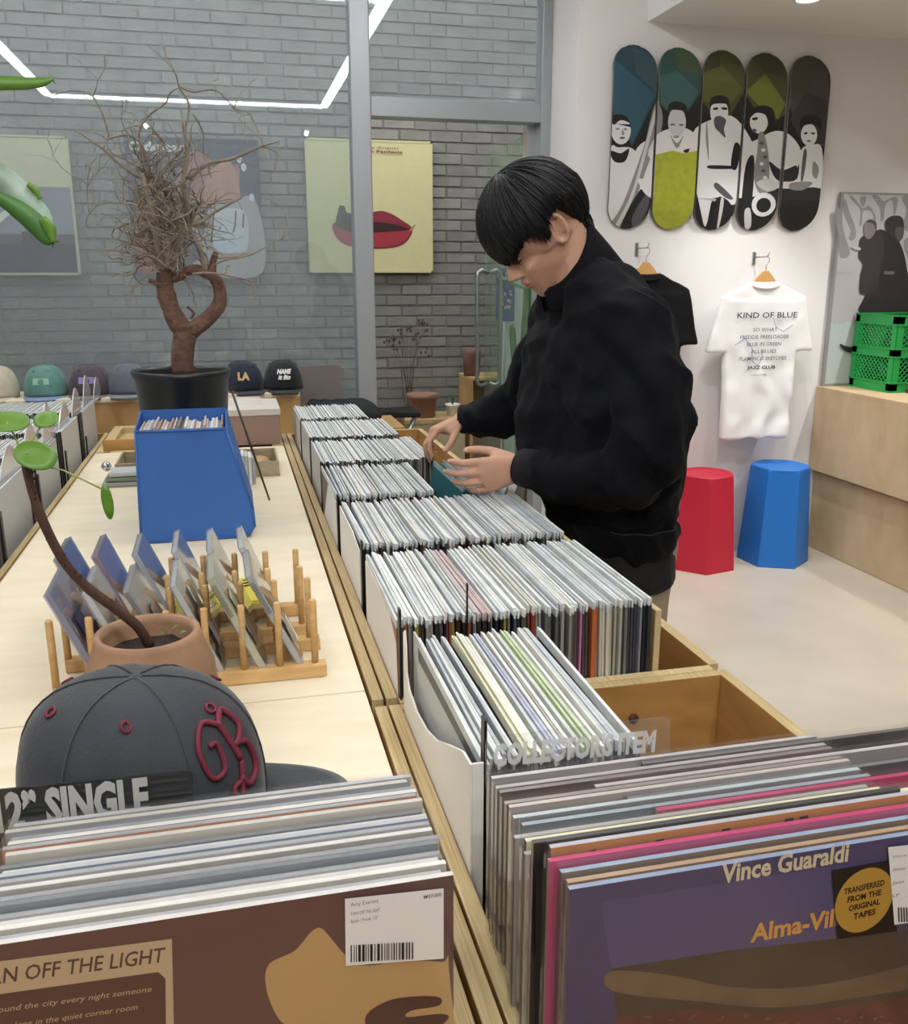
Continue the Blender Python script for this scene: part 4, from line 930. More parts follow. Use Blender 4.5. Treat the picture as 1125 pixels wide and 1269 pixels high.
# black bag and grey box right of the shelf
bg = MB(); bg.hull([((.36, 4.15, .778), .04), ((.62, 4.15, .775), .04), ((.36, 4.3, .80), .04), ((.60, 4.3, .79), .04), ((.48, 4.2, .81), .03)])
bag = remeshed(bg, .012, 3, .5, lambda p_, n: .010*noise.noise(p_*22))
single('black_bag', bag, mat('black_cloth', '15171c', .8, bump=.3, bump_scale=200), 'soft black bag lying behind the far end of the record bin', 'bag', (.48, 4.2, .74))
tb2 = thing('stool_table', 'low plywood stand under the black bag beyond the bins', 'stand', (.5, 4.2, 0))
obj('top', MB().box(.30, .74, 4.02, 4.38, .70, .735), SHELFW, tb2, bevel=.003)
for x, y in ((.32, 4.05), (.72, 4.05), (.32, 4.35), (.72, 4.35)): obj('leg', MB().box(x-.015, x+.015, y-.015, y+.015, 0, .70), SHELFW, tb2)
gb = thing('grey_frame', 'grey panel leaning behind the shelf end under the window', 'panel', (.42, 4.38, .735))
obj('board', MB().box(.30, .50, 4.40, 4.41, .735, .98), mat('board_brown_grey', '77706a', .7), gb); 

# ---- courtyard things
def pot(name, label, c, h, r0, r1, m, cat='pot', rim=True):
    prf = [(0, 0), (r0, 0), (r1, h*.82)]+([(r1*1.1, h*.82), (r1*1.12, h), (r1*1.0, h)] if rim else [(r1, h), (r1*.92, h)])+[(r1*.88, h*.85), (0, h*.84)]
    return single(name, MB().lathe(prf, c, 32), m, label, cat, c)
TPOT = mat('terracotta_pot', '96705c', .8, noise_amt=.15, noise_scale=12)
gbn = thing('garden_bench', 'low tan plywood bench along the brick wall outside carrying pots', 'bench', (1.1, 5.7, 0))
obj('top', MB().box(.72, 1.42, 5.5, 5.82, .50, .53), PLY, gbn, bevel=.003); obj('front_board', MB().box(.74, 1.40, 5.51, 5.53, 0, .50), CRATEW, gbn)
pot('terracotta_pot', 'terracotta pot with rim on the bench outside, by the brick wall', (1.15, 5.62, .53), .145, .078, .09, TPOT)
wp = pot('white_pot', 'small white pot with a sprig outside by the brick wall', (1.345, 5.62, .53), .075, .034, .043, PAPERW)
sg = MB(); 
for k in range(7): 
    a = k*.9; sg.tube([(1.345, 5.62, .59), (1.345+.01*math.cos(a), 5.62+.01*math.sin(a), .64), (1.345+.03*math.cos(a), 5.62+.02*math.sin(a), .66+.01*(k % 3))], [.003, .003, .001], 5)
obj('sprig', sg, DGR, wp)
pot('tall_brown_pot', 'tall brown ribbed pot on the wooden box outside the door', (1.47, 5.62, .78), .17, .050, .056, mat('pot_red_brown', '7d5a50', .7, noise_amt=.2, noise_scale=30), rim=False)
wbx = thing('wooden_box', 'open-sided plywood box outside the glass door under the tall brown pot', 'box', (1.6, 5.62, 0))
obj('left_board', MB().box(1.43, 1.45, 5.5, 5.8, 0, .76), SHELFW, wbx, bevel=.002); obj('top_board', MB().box(1.43, 1.80, 5.5, 5.8, .76, .78), PLY, wbx, bevel=.002); obj('right_board', MB().box(1.78, 1.80, 5.5, 5.8, 0, .76), SHELFW, wbx); obj('back_board', MB().box(1.45, 1.78, 5.78, 5.8, 0, .76), CRATEW, wbx)
cbx = single('cardboard_box', MB().box(.80, .98, 5.32, 5.46, 0, .62), mat('cardboard', '9a7658', .8), 'brown cardboard box behind the folding chair outside', 'box', (.9, 5.4, 0), bevel=.003)
fc = thing('folding_chair', 'black folding chair with silver legs outside beyond the bag', 'chair', (.85, 5.0, 0))
obj('seat', MB().box(.72, 1.0, 4.95, 5.18, .63, .66), BLACK, fc, bevel=.006); obj('armrest', MB().prism([(.70, 4.93, .72), (.78, 4.93, .67), (1.0, 4.93, .655), (1.0, 4.93, .64), (.76, 4.93, .65), (.70, 4.93, .70)], (0, .03, 0)), BLACK, fc)
for a in ((.74, .98), (.98, .74)): obj('leg', MB().tube([(a[0], 4.96, .65), (a[1], 5.1, 0)], .012, 8), STEEL, fc)
# white board behind the cactus and the cactus
wpn = single('white_screen', MB().prism([(1.62, 5.45, 0), (2.35, 5.45, 0), (2.35, 5.45, 1.40), (1.72, 5.45, 1.42), (1.63, 5.45, 1.30)], (0, .03, 0)), mat('white_outdoor_panel', 'dfe6e4', .6), 'white screen standing outside behind the cactus', 'screen', (1.9, 5.45, 0))
ck = thing('potted_cactus', 'tall green column cactus with thin arms standing outside the glass door', 'cactus', (1.64, 5.0, 0))
CACT = mat('cactus_green', '4d7236', .6, noise_amt=.15, noise_scale=25, bump=.3, bump_scale=90)
def cact(pts, rs_):
    m_ = MB(); P_ = sm_line([Vector(p_) for p_ in pts], 5); n = len(P_); seg = 15
    rr2 = [rs_[min(int(i/(n-1)*(len(rs_)-1)), len(rs_)-1)] for i in range(n)]; k0 = len(m_.v); m_.tube(P_, rr2, seg)
    return m_
obj('column', cact([(1.615, 5.0, .32), (1.625, 5.0, .8), (1.645, 5.0, 1.2), (1.650, 5.0, 1.42), (1.652, 5.0, 1.47)], [.045, .044, .042, .036, .02]), CACT, ck)
obj('arm', cact([(1.60, 5.0, .80), (1.565, 4.99, .85), (1.55, 4.99, .98), (1.54, 4.99, 1.10), (1.54, 4.99, 1.115)], [.018, .018, .018, .016, .01]), CACT, ck)
obj('arm', cact([(1.62, 4.98, 1.33), (1.56, 4.97, 1.34), (1.50, 4.96, 1.37), (1.485, 4.96, 1.38)], [.012, .011, .008, .004]), mat('cactus_pale', '8fae8c', .6), ck)
obj('arm', cact([(1.66, 4.98, 1.32), (1.72, 4.97, 1.27), (1.80, 4.96, 1.23), (1.9, 4.96, 1.25)], [.014, .013, .012, .008]), CACT, ck)
obj('pot', MB().lathe([(0, 0), (.13, 0), (.16, .28), (.17, .30), (.15, .30), (.14, .28), (0, .27)], (1.64, 5.0, 0), 32), TPOT, ck)
# dry plant standing outside in front of the bricks
dp = thing('dry_plant', 'dead brown flower stalks standing outside against the brick wall', 'plant', (1.10, 5.72, .53)); dm = MB(); r8 = random.Random(3)
for i in range(12):
    q = PY(r8.uniform(478, 545), r8.uniform(395, 440), 5.75); dm.tube([(1.08+r8.uniform(-.02, .02), 5.72, .55), Vector((1.08, 5.72, .75)).lerp(q, .4), q], [.002, .0016, .0012], 5)
    for k in range(4): p0 = q+Vector((r8.uniform(-.03, .03), r8.uniform(-.02, .02), r8.uniform(-.03, .03))); dm.sphere(p0, (.008, .006, .011), 6, 4)
obj('stalks', dm, mat('dry_brown', '5f5448', .9), dp)

# ---- posters on the brick wall
def poster(label, corners_px, frame, face, name='framed_poster', Yv=5.955):
    P_ = [PY(a, b, Yv) for a, b in corners_px]; x0 = (P_[0].x+P_[3].x)/2; x1 = (P_[1].x+P_[2].x)/2; z1 = (P_[0].z+P_[1].z)/2; z0 = (P_[2].z+P_[3].z)/2
    r = thing(name, label, 'poster', ((x0+x1)/2, Yv, z0)); obj('canvas', MB().box(x0, x1, Yv, Yv+.028, z0, z1), mat('poster_'+frame, frame, .6), r, bevel=.002)
    for q in ((x0, x1, z1-.012, z1), (x0, x1, z0, z0+.012), (x0, x0+.012, z0, z1), (x1-.012, x1, z0, z1)): obj('frame_strip', MB().box(q[0], q[1], Yv-.004, Yv, q[2], q[3]), mat('poster_'+frame, frame, .6), r)
    return r, Print((x0, Yv-.0005, z0), (x1-x0, 0, 0), (0, 0, z1-z0), .0012)
def C(h): return mat('print_'+h, h, .55)
def CN(h, a=.25, s_=9): return mat('print_n_'+h, h, .55, noise_amt=a, noise_scale=s_)
r_, p = poster('large framed poster with cream sky over dark water, leftmost on the bricks', [(-74, 168), (82, 165), (101, 340), (-58, 342)], 'c9c1a4', None)
p.rect(C('cfc6a0'), .02, .64, .98, .98); p.rect(CN('8b8d92', .12), .02, .26, .98, .64); p.rect(CN('5c4e52', .3), .02, .22, .98, .30); p.rect(CN('33363f', .3), .02, .02, .98, .23); p.rect(C('23242a'), .56, .06, .70, .32)
p.poly(C('e6e2d0'), [(.25, .35), (.5, .5), (.52, .47), (.3, .3)]); p.done('artwork', r_)
r_, p = poster('dark blue poster with pink figure and white shirt, behind the bare tree', [(152, 172), (318, 170), (329, 341), (169, 341)], '39404e', None)
p.rect(CN('3c4454', .2), 0, 0, 1, 1); p.poly(CN('9a6a66', .25), [(.30, .52), (.36, .70), (.48, .90), (.62, .86), (.68, .72), (.84, .82), (.80, .55), (.60, .48)], True)
p.poly(CN('b3806c', .2), [(.56, .52), (.60, .74), (.78, .84), (.84, .60), (.74, .50)], True); p.poly(CN('8a3a3e', .3), [(.02, .04), (.04, .35), (.20, .50), (.36, .52), (.40, .3), (.28, .1), (.16, .02)], True)
p.poly(CN('a9a49f', .08), [(.50, .02), (.44, .24), (.50, .50), (.74, .54), (.96, .56), (.985, .02)], True); p.poly(C('c6cbcf'), [(.62, .20), (.64, .46), (.78, .50), (.88, .46), (.88, .22), (.8, .17)], True)
p.poly(C('4a3f52'), [(.34, .10), (.34, .28), (.44, .30), (.50, .16), (.42, .08)], True); p.line(C('7a3a2a'), [(.80, .48), (.79, .38), (.77, .32)], .012); p.line(C('7a3a2a'), [(.86, .46), (.85, .36)], .012)
for (a, b) in ((.85, .86), (.88, .80), (.93, .58)): p.oval(C('d8d6d2'), a, b, .02, .03)
p.k += 2; p.text(C('cfd0cc'), 'Odgiaso', .03, .90, .062, .44, bold=.05); p.text(C('9a9ca0'), 'like a rush', .06, .84, .03, .30); p.done('artwork', r_)
r_, p = poster('pale yellow poster with large red lips, right of the bare tree', [(377, 173), (535, 173), (537, 338), (384, 338)], 'd6cc98', None)
p.rect(mat('print_yellow', 'd9d09c', .55, noise_amt=.03), .0, .0, 1, 1)
p.poly(C('8f2a3c'), [(.19, .36), (.25, .40), (.36, .44), (.46, .455), (.50, .46), (.58, .475), (.66, .455), (.74, .41), (.83, .345), (.80, .26), (.72, .205), (.58, .185), (.44, .19), (.30, .21), (.22, .27)], True)
p.poly(C('a8323f'), [(.22, .34), (.36, .33), (.50, .325), (.66, .33), (.82, .34), (.78, .26), (.70, .215), (.56, .20), (.44, .20), (.31, .22), (.24, .28)], True)
p.poly(C('3a1a1e'), [(.27, .37), (.40, .385), (.55, .39), (.68, .375), (.78, .35), (.80, .335), (.66, .32), (.5, .31), (.36, .325)], True)
p.poly(C('3d3a2e'), [(.24, .47), (.25, .505), (.29, .505), (.305, .46), (.36, .44), (.38, .36), (.34, .31), (.25, .34), (.22, .39)], True); p.poly(C('b98d62'), [(.80, .32), (.84, .37), (.86, .375), (.83, .33)])
p.text(C('7a6a3c'), 'My August', .60, .935, .018, .26, align='C'); p.text(C('8a4a34'), 'Dark Fantasia', .58, .905, .020, .36, align='C', bold=.03); p.done('artwork', r_)

# ================================================================== RIGHT WALL AREA
GRY = C('8a8a8a'); LGR = C('c9c9ca'); WT = C('dcdcdd'); DK = C('191a1c'); MG = C('55565a')
def c3(x, y): return PY(700+.3778*x, .3778*y, 4.05)
def c6(x, y): return PY(740+.26667*x, 120+.26667*y, 4.05)
ZC, HL = 1.990, .388
DX = [1.799, 2.015, 2.230, 2.447, 2.671]
def ky0(z): return .035*max(0, (abs(z-ZC)-.235)/.15)**1.7
def ky(z):
    g = (z-(ZC-HL))/.0277; i = math.floor(g); return ky0(ZC-HL+i*.0277)*(1-(g-i))+ky0(ZC-HL+(i+1)*.0277)*(g-i)
def hw(z):
    d = abs(z-ZC); s0 = HL-.105; return .1035 if d < s0 else .1035*math.sqrt(max(0, 1-((d-s0)/.105)**2))
def clip(poly, a, b):
    out = []; n = len(poly)
    def ins(p_): return (b[0]-a[0])*(p_[1]-a[1])-(b[1]-a[1])*(p_[0]-a[0]) >= 0
    for i in range(n):
        p_, q = poly[i-1], poly[i]; ip, iq = ins(p_), ins(q)
        if ip != iq:
            d1_ = (b[0]-a[0])*(p_[1]-a[1])-(b[1]-a[1])*(p_[0]-a[0]); d2_ = (b[0]-a[0])*(q[1]-a[1])-(b[1]-a[1])*(q[0]-a[0]); t = d1_/(d1_-d2_)
            out.append((p_[0]+(q[0]-p_[0])*t, p_[1]+(q[1]-p_[1])*t))
        if iq: out.append(q)
    return out
layers = []                                        # shapes of the five-deck mural in wall coordinates
def LP(m, pts, f=c6, sm=True):
    q = [(v.x, v.z) for v in [f(*p_) for p_ in pts]]
    if sm: q = [(v.x, v.y) for v in smooth_poly([(a, b, 0) for a, b in q], 4)]
    layers.append((m, q))
def LO(m, x, y, rx, ry): LP(m, [(x+rx*math.cos(a), y+ry*math.sin(a)) for a in [2*math.pi*i/18 for i in range(18)]], c6, False)
LP(DK, [(100, 100), (900, 100), (900, 800), (100, 800)], c3, False)
for m, pts in ((C('27434f'), [(150, 130), (300, 130), (300, 320), (222, 480), (150, 350)]), (C('2f5666'), [(165, 190), (230, 250), (296, 310), (222, 470), (160, 380)]), (C('33505a'), [(230, 150), (300, 170), (300, 300), (235, 240)]),
               (C('2e4f4b'), [(300, 130), (450, 130), (450, 300), (380, 400), (300, 330)]), (C('3d6160'), [(310, 250), (370, 230), (440, 300), (375, 400), (318, 340)]), (C('44563a'), [(370, 150), (450, 150), (450, 240), (375, 228)]),
               (C('494a22'), [(450, 130), (590, 130), (590, 300), (520, 420), (450, 330)]), (C('5c5d2a'), [(455, 240), (520, 210), (585, 290), (530, 360), (458, 330)]), (C('3b3d24'), [(450, 140), (520, 150), (515, 215), (455, 235)]),
               (C('4b4c2e'), [(590, 130), (730, 130), (730, 370), (660, 420), (590, 300)]), (C('6d7430'), [(595, 300), (660, 240), (725, 340), (700, 390), (640, 350)]), (C('3f4030'), [(600, 150), (725, 160), (722, 250), (660, 236)]),
               (C('45443a'), [(730, 150), (870, 150), (870, 320), (730, 330)]), (C('4b4549'), [(730, 330), (800, 290), (865, 190), (870, 480), (790, 480)]), (C('393639'), [(740, 390), (790, 300), (860, 330), (860, 470), (780, 470)])): LP(m, pts, c3, False)
# five players, figures in white, grey and black
LP(WT, [(62, 255), (100, 235), (165, 240), (200, 300), (190, 420), (120, 560), (60, 590)]); LP(WT, [(175, 260), (240, 200), (280, 240), (262, 470), (210, 480), (170, 420)]); LO(WT, 112, 155, 46, 66); LP(DK, [(70, 90), (100, 80), (140, 92), (158, 140), (150, 120), (110, 108), (78, 130)])
LO(GRY, 96, 148, 10, 5); LO(GRY, 132, 150, 9, 5); LO(MG, 118, 190, 13, 5); LP(GRY, [(118, 150), (128, 172), (116, 176)]); LP(DK, [(62, 250), (110, 262), (150, 240), (130, 300), (80, 300)])
LP(GRY, [(272, 30), (300, 60), (300, 150), (232, 330), (150, 560), (110, 612), (70, 600), (120, 500), (215, 240), (245, 120)]); LP(LGR, [(268, 60), (282, 60), (190, 400), (120, 590), (95, 600), (170, 420)]); LP(DK, [(150, 520), (215, 420), (262, 480), (250, 600), (130, 620)]); LP(MG, [(170, 560), (230, 450), (244, 500), (200, 610)]); LP(WT, [(190, 380), (240, 400), (258, 470), (215, 440)])
LP(WT, [(250, 290), (268, 190), (330, 150), (420, 148), (470, 200), (470, 290)]); LO(LGR, 372, 118, 42, 68); LP(DK, [(328, 90), (335, 35), (372, 20), (415, 40), (418, 100), (402, 66), (340, 62)]); LO(MG, 352, 128, 13, 4); LO(MG, 392, 130, 13, 4); LO(GRY, 368, 185, 15, 6); LP(GRY, [(340, 175), (372, 215), (402, 178), (372, 240)]); LP(DK, [(400, 250), (430, 240), (420, 262)])
LP(WT, [(445, 170), (520, 110), (625, 88), (700, 170), (735, 260), (715, 330), (664, 330), (650, 480), (620, 500), (540, 470), (520, 600), (490, 540), (462, 440), (440, 340)]); LO(WT, 568, 72, 42, 64); LP(DK, [(524, 60), (530, 10), (568, -8), (612, 10), (618, 72), (604, 34), (540, 34)])
LP(DK, [(540, 52), (560, 48), (562, 58), (542, 60)]); LP(DK, [(580, 48), (604, 50), (602, 60), (582, 58)]); LP(MG, [(545, 100), (570, 88), (600, 108), (590, 150), (598, 190), (570, 165), (548, 140)]); LP(DK, [(640, 215), (668, 240), (648, 335), (622, 320)]); LP(DK, [(522, 318), (640, 322), (636, 334), (526, 334)])
LP(MG, [(545, 420), (600, 470), (632, 470), (560, 400)]); LP(DK, [(556, 470), (625, 500), (640, 620), (545, 620)]); LP(GRY, [(510, 110), (506, 200), (520, 300), (516, 180)]); LP(DK, [(470, 560), (486, 545), (512, 620), (480, 620)]); LP(LGR, [(575, 480), (590, 480), (582, 600), (572, 600)])
LP(WT, [(690, 240), (740, 200), (830, 158), (900, 180), (948, 250), (936, 320), (880, 400), (800, 440), (690, 470), (650, 440)]); LO(WT, 752, 118, 42, 52); LP(DK, [(716, 92), (732, 52), (780, 40), (820, 62), (828, 130), (800, 130), (782, 84), (740, 74)]); LP(DK, [(722, 98), (745, 94), (744, 106), (724, 108)]); LO(MG, 730, 156, 12, 8)
LP(DK, [(664, 560), (690, 320), (730, 280), (722, 470), (700, 620), (655, 620)]); LP(DK, [(800, 300), (860, 340), (930, 320), (900, 400), (830, 380)]); LP(GRY, [(752, 170), (778, 176), (800, 300), (792, 440), (748, 440), (728, 360), (744, 260)])
for k in range(7): LO(WT if k % 2 else MG, 765+(k % 3)*8, 215+k*32, 10, 8)
LO(WT, 776, 500, 56, 56); LO(DK, 776, 503, 34, 34); LP(LGR, [(740, 400), (800, 380), (840, 420), (790, 440)]); LP(LGR, [(690, 530), (715, 520), (730, 600), (705, 612)])
LP(DK, [(850, 430), (1045, 430), (1045, 640), (840, 640)], c6, False); LP(WT, [(946, 250), (1000, 222), (1045, 240), (1045, 410), (1000, 420), (850, 425), (852, 396), (930, 380)]); LO(WT, 985, 176, 38, 52); LP(DK, [(945, 150), (950, 100), (995, 80), (1040, 105), (1040, 160), (1020, 128), (965, 132)])
LP(DK, [(962, 166), (976, 164), (976, 172), (963, 174)]); LP(DK, [(996, 166), (1012, 166), (1010, 174), (997, 173)]); LO(MG, 984, 205, 10, 4); LP(MG, [(960, 250), (975, 262), (958, 380), (946, 380)]); LP(GRY, [(1005, 300), (1030, 330), (1020, 380), (1000, 360)]); LP(GRY, [(900, 400), (1000, 396), (960, 432), (900, 430)])
names5 = ['skateboard deck with teal facets and bass player art, leftmost of five', 'skateboard deck with teal top and lime green lower panel, second from left', 'skateboard deck with olive facets and seated man art, middle of five',
          'skateboard deck with olive facets and saxophone art, fourth from left', 'skateboard deck with grey facets and black lower part, rightmost of five']
for di, dx_ in enumerate(DX):
    r = thing('skateboard_deck', names5[di], 'skateboard deck', (dx_, 4.09, ZC), 'skateboard decks on the wall')
    zs = [ZC-HL+2*HL*i/56 for i in range(57)]; m = MB(); vs = []
    for z in zs:
        h_ = max(hw(z), .002)
        for t in (-1, -.5, 0, .5, 1): vs.append((dx_+h_*t, 4.055+ky(z), z))
    nb = len(vs); vs += [(a, b+.009, c) for a, b, c in vs]; fs = []
    for i in range(56):
        for k in range(4): q = i*5+k; fs.append([q, q+1, q+6, q+5]); fs.append([nb+q, nb+q+5, nb+q+6, nb+q+1])
        for k in (0, 4): q = i*5+k; fs.append([q, q+5, nb+q+5, nb+q] if k == 0 else [q, nb+q, nb+q+5, q+5])
    m.add(vs, fs, 0, True); obj('board', m, mat('maple_ply_grey', '6e6660', .5), r)
    for zz in (ZC-.27, ZC+.27): obj('wall_mount', MB().tube([(dx_, 4.064+ky(zz), zz), (dx_, 4.10, zz)], .008, 8), STEEL, r)
    ol = [(dx_+hw(z)*.985, z) for z in [ZC-HL*.994+2*HL*.994*i/40 for i in range(41)]]; ol += [(dx_-hw(z)*.985, z) for z in [ZC+HL*.994-2*HL*.994*i/40 for i in range(41)]]
    pr = Print((0, 0, 0), (1, 0, 0), (0, 0, 1), .00012); mats_ = []
    ly = list(layers)
    if di == 1: ly += [(mat('print_lime', 'a3ab35', .5, noise_amt=.14, noise_scale=30), [(v.x, v.z) for v in [c6(*q) for q in ((240, 275), (300, 262), (350, 250), (400, 262), (470, 250), (470, 700), (240, 700))]])]
    for li, (mm, pl) in enumerate(ly):
        if max(a for a, b in pl) < dx_-.105 or min(a for a, b in pl) > dx_+.105: continue
        q = pl
        if sum(q[i-1][0]*q[i][1]-q[i][0]*q[i-1][1] for i in range(len(q))) < 0: q = q[::-1]
        for i in range(len(ol)): 
            a_, b_ = ol[i], ol[(i+1) % len(ol)]
            if (a_[0]-b_[0])**2+(a_[1]-b_[1])**2 < 1e-10: continue
            q = clip(q, a_, b_)
            if len(q) < 3: break
        if len(q) < 3: continue
        z = ZC-HL
        while z < ZC+HL:
            s_ = clip(clip(q, (0, z), (1, z)), (1, z+.0277), (0, z+.0277))
            if len(s_) >= 3:
                z2 = [c[1] for c in s_]
                if max(z2)-min(z2) > 1e-6: pr.mb.add([(a, 4.0545+ky(b)-.00004*li, b) for a, b in s_], [list(range(len(s_)))], pr.mi(mm))
            z += .0277
    pr.done('deck_art', r)
# ---- hanging T-shirts
def tshirt(label, cx, zt, m, hookm, yv=4.0, sc=1.0, group=None):
    r = thing('t_shirt', label, 't-shirt', (cx, yv, zt)); X = lambda dx_, dz, dy=0: Vector((cx+dx_*sc, yv+dy, zt+dz*sc))
    b = MB(); e = .012
    b.hull([(X(-.075, 0), e), (X(.075, 0), e), (X(-.215, -.065), e), (X(.215, -.065), e), (X(-.175, -.30), (.02, .018, .02)), (X(.175, -.30), (.02, .018, .02))])
    b.hull([(X(-.18, -.08), (.02, .018, .02)), (X(.18, -.08), (.02, .018, .02)), (X(-.165, -.73), (.02, .03, .01)), (X(.165, -.73), (.02, .03, .01))])
    for s_ in (-1, 1): b.hull([(X(s_*.17, -.055), .014), (X(s_*.215, -.07), .012), (X(s_*.275, -.31), (.01, .02, .006)), (X(s_*.185, -.31), (.01, .024, .006)), (X(s_*.17, -.16), .014)])
    fold = lambda p_, n: .007*math.sin((p_.x-cx)*42+3*noise.noise(p_*6))*max(0, min(1, (zt-.12-p_.z)*2.2))+.004*noise.noise(p_*14)
    mm = remeshed(b, .0075, 3, .5, fold); obj('shirt_body', mm, m, r)
    nk = MB(); nk.tube([X(.075*math.cos(a), .004-.022*abs(math.sin(a)), .016*math.sin(a)) for a in [2*math.pi*i/24 for i in range(25)]], .008, 8); obj('collar', nk, m, r)
    obj('hanger', MB().prism([X(-.066, .0, -.004), X(-.045, .03, -.004), X(-.015, .062, -.004), X(.015, .062, -.004), X(.045, .03, -.004), X(.066, .0, -.004), X(.05, -.02, -.004), X(-.05, -.02, -.004)], (0, .012, 0)), mat('hanger_wood', 'c79a62', .45), r, bevel=.003)
    obj('hanger_hook', MB().tube([X(0, .06), X(0, .085), X(.012, .10), X(.014, .118), X(0, .13), X(-.012, .122)], .0022, 8), STEEL, r)
    hk = thing('wall_hook', 'small metal wall hook holding the %s' % hookm, 'hook', X(0, .12)); hk.location.y = 4.095
    obj('hook_plate', MB().box(cx-.008, cx+.008, 4.094, 4.0995, zt+.09*sc, zt+.15*sc), STEEL, hk, bevel=.001); obj('prong', MB().tube([(cx, 4.095, zt+.125*sc), (cx+.004, yv+.0, zt+.125*sc), (cx+.004, yv-.012, zt+.145*sc)], .003, 8), STEEL, hk)
    return r, X
tee, X = tshirt('white T-shirt with KIND OF BLUE back print on a wooden hanger', 2.475, 1.355, mat('white_cotton', 'e6e5e6', .85, sheen=.2), 'white T-shirt', 3.985)
pz = Print((2.475, 3.957, 1.355), (1, 0, 0), (0, 0, 1), .0004); TG = C('5a606c'); TB = C('5f86ac')
pz.bend = lambda p_, x_, y_: p_
pz.text(C('40444e'), 'KIND OF BLUE', .012, -.155, .026, .32, bold=.012, align='C')
for k, (t, wd) in enumerate((('SO WHAT', .13), ('FREDDIE FREELOADER', .26), ('BLUE IN GREEN', .18), ('ALL BLUES', .135), ('FLAMENCO SKETCHES', .25))): pz.text(TG, t, .006, -.218-k*.034, .017, wd, bold=.008, align='C')
pz.text(C('2c2e34'), 'JAZZ CLUB', .0, -.395, .014, .15, bold=.03, align='C'); pz.text(TB, 'records', -.01, -.428, .010, .085, align='C', shear=.4)
pz.line(TB, [(-.15, -.28), (-.10, -.25), (-.06, -.29), (-.05, -.36), (-.02, -.38), (.0, -.34), (-.01, -.30)], .003); pz.line(TB, [(.04, -.15), (.06, -.2), (.10, -.22), (.15, -.19)], .0025)
pz.done('back_print', tee)
tshirt('black T-shirt hanging on the wall, mostly hidden behind the shopper', 1.862, 1.392, mat('black_cotton', '0c0d10', .85, spec=.2), 'black T-shirt', 3.985)
# ---- stools
def stool(label, c, col, rt, rb, rot, h=.47):
    r = thing('faceted_stool', label, 'stool', c, 'faceted plastic stools'); m = MB(); n = 48; c = Vector(c); rings = []
    def hexr(a, k): 
        s_ = math.pi/3; a2 = (a % s_)-s_/2; hx = math.cos(s_/2)/math.cos(a2); return hx*k+(1-k)*.97
    for z, rr_, k in ((0, rb, 1), (.006, rb*1.005, 1), (h*.5, (rt+rb)/2, .95), (h-.018, rt*1.01, .6), (h-.005, rt*.995, .35), (h, rt*.965, .3), (h+.002, rt*.90, .2), (h-.006, rt*.7, .1), (h-.008, .001, 0)):
        rings.append([c+Vector((rr_*hexr(a, k)*math.cos(a+rot), rr_*hexr(a, k)*math.sin(a+rot), z)) for a in [2*math.pi*i/n for i in range(n)]])
    vs = [p_ for q in rings for p_ in q]; fs = [[j*n+i, j*n+(i+1) % n, (j+1)*n+(i+1) % n, (j+1)*n+i] for j in range(len(rings)-1) for i in range(n)]; fs.append(list(range(n))[::-1])
    m.add(vs, fs); mt = mat('stool_'+col, col, .42, spec=.4); obj('body', m, mt, r, bevel=0)
stool('red faceted plastic stool against the white wall behind the shopper', (2.205, 3.925, 0), 'b8223a', .137, .170, .22)
stool('blue faceted plastic stool between the red stool and the wooden boxes', (2.605, 3.92, 0), '1f6fc4', .143, .172, .62, .49)
# ---- wooden boxes, poster, milk crate
def wbox(label, x0, z0, z1, y0=2.55):
    r = thing('plywood_box', label, 'box', (x0+.4, 3.3, z0), 'stacked plywood boxes')
    yy = [y0, 3.24, 3.91] if z0 > .1 else [y0, 3.3, 4.095]
    if z0 > .1: yy = [y0, 3.3, 4.095]
    for a, b in zip(yy[:-1], yy[1:]): obj('side_board', MB().box(x0, x0+.018, a+.0008, b-.0008, z0+.002, z1-.018), CRATEW, r, bevel=.001)
    obj('top_board', MB().box(x0, 4.2, y0, 4.095, z1-.018, z1), CRATEW, r, bevel=.0015); obj('end_board', MB().box(x0+.018, 4.2, y0, y0+.018, z0+.002, z1-.018), CRATEW, r); obj('back_board', MB().box(x0+.018, 4.2, 4.077, 4.095, z0+.002, z1-.018), CRATEW, r)
    for k in range(3): obj('screw', MB().tube([(x0-.0004, y0+.25+k*.5, z1-.03), (x0+.002, y0+.25+k*.5, z1-.03)], .004, 8), STEEL, r)
wbox('lower pale plywood box on the floor against the wall, under the other', 2.925, 0, .42); wbox('upper tan plywood box stacked on the lower one, milk crate on top', 2.885, .4205, .85)
bpst = thing('framed_poster', 'grey poster of two dark-clad figures leaning on the wall above the boxes', 'poster', (3.3, 4.08, .8505)); x0, x1, z0, z1 = 2.905, 3.72, .8505, 1.785
obj('backing', MB().box(x0, x1, 4.074, 4.094, z0, z1), mat('frame_grey', '8f8c8c', .5), bpst, bevel=.002)
def q4(pts): return [(PY(1000+.2205*a, 220+.2205*b, 4.072)) for a, b in pts]
p = Print((0, 4.0735, 0), (1, 0, 0), (0, 0, 1), .0004)
def B4(m, pts, sm=True): p.poly(m, [(v.x, v.z) for v in q4(pts)], sm)
p.rect(C('b3b1b3'), x0+.012, z0+.012, x1-.012, z1-.01); p.rect(mat('print_pale_mint', 'b4bfbe', .5), x0+.012, z0+.012, x1-.012, z0+.32)
sw = C('8d8a8c')
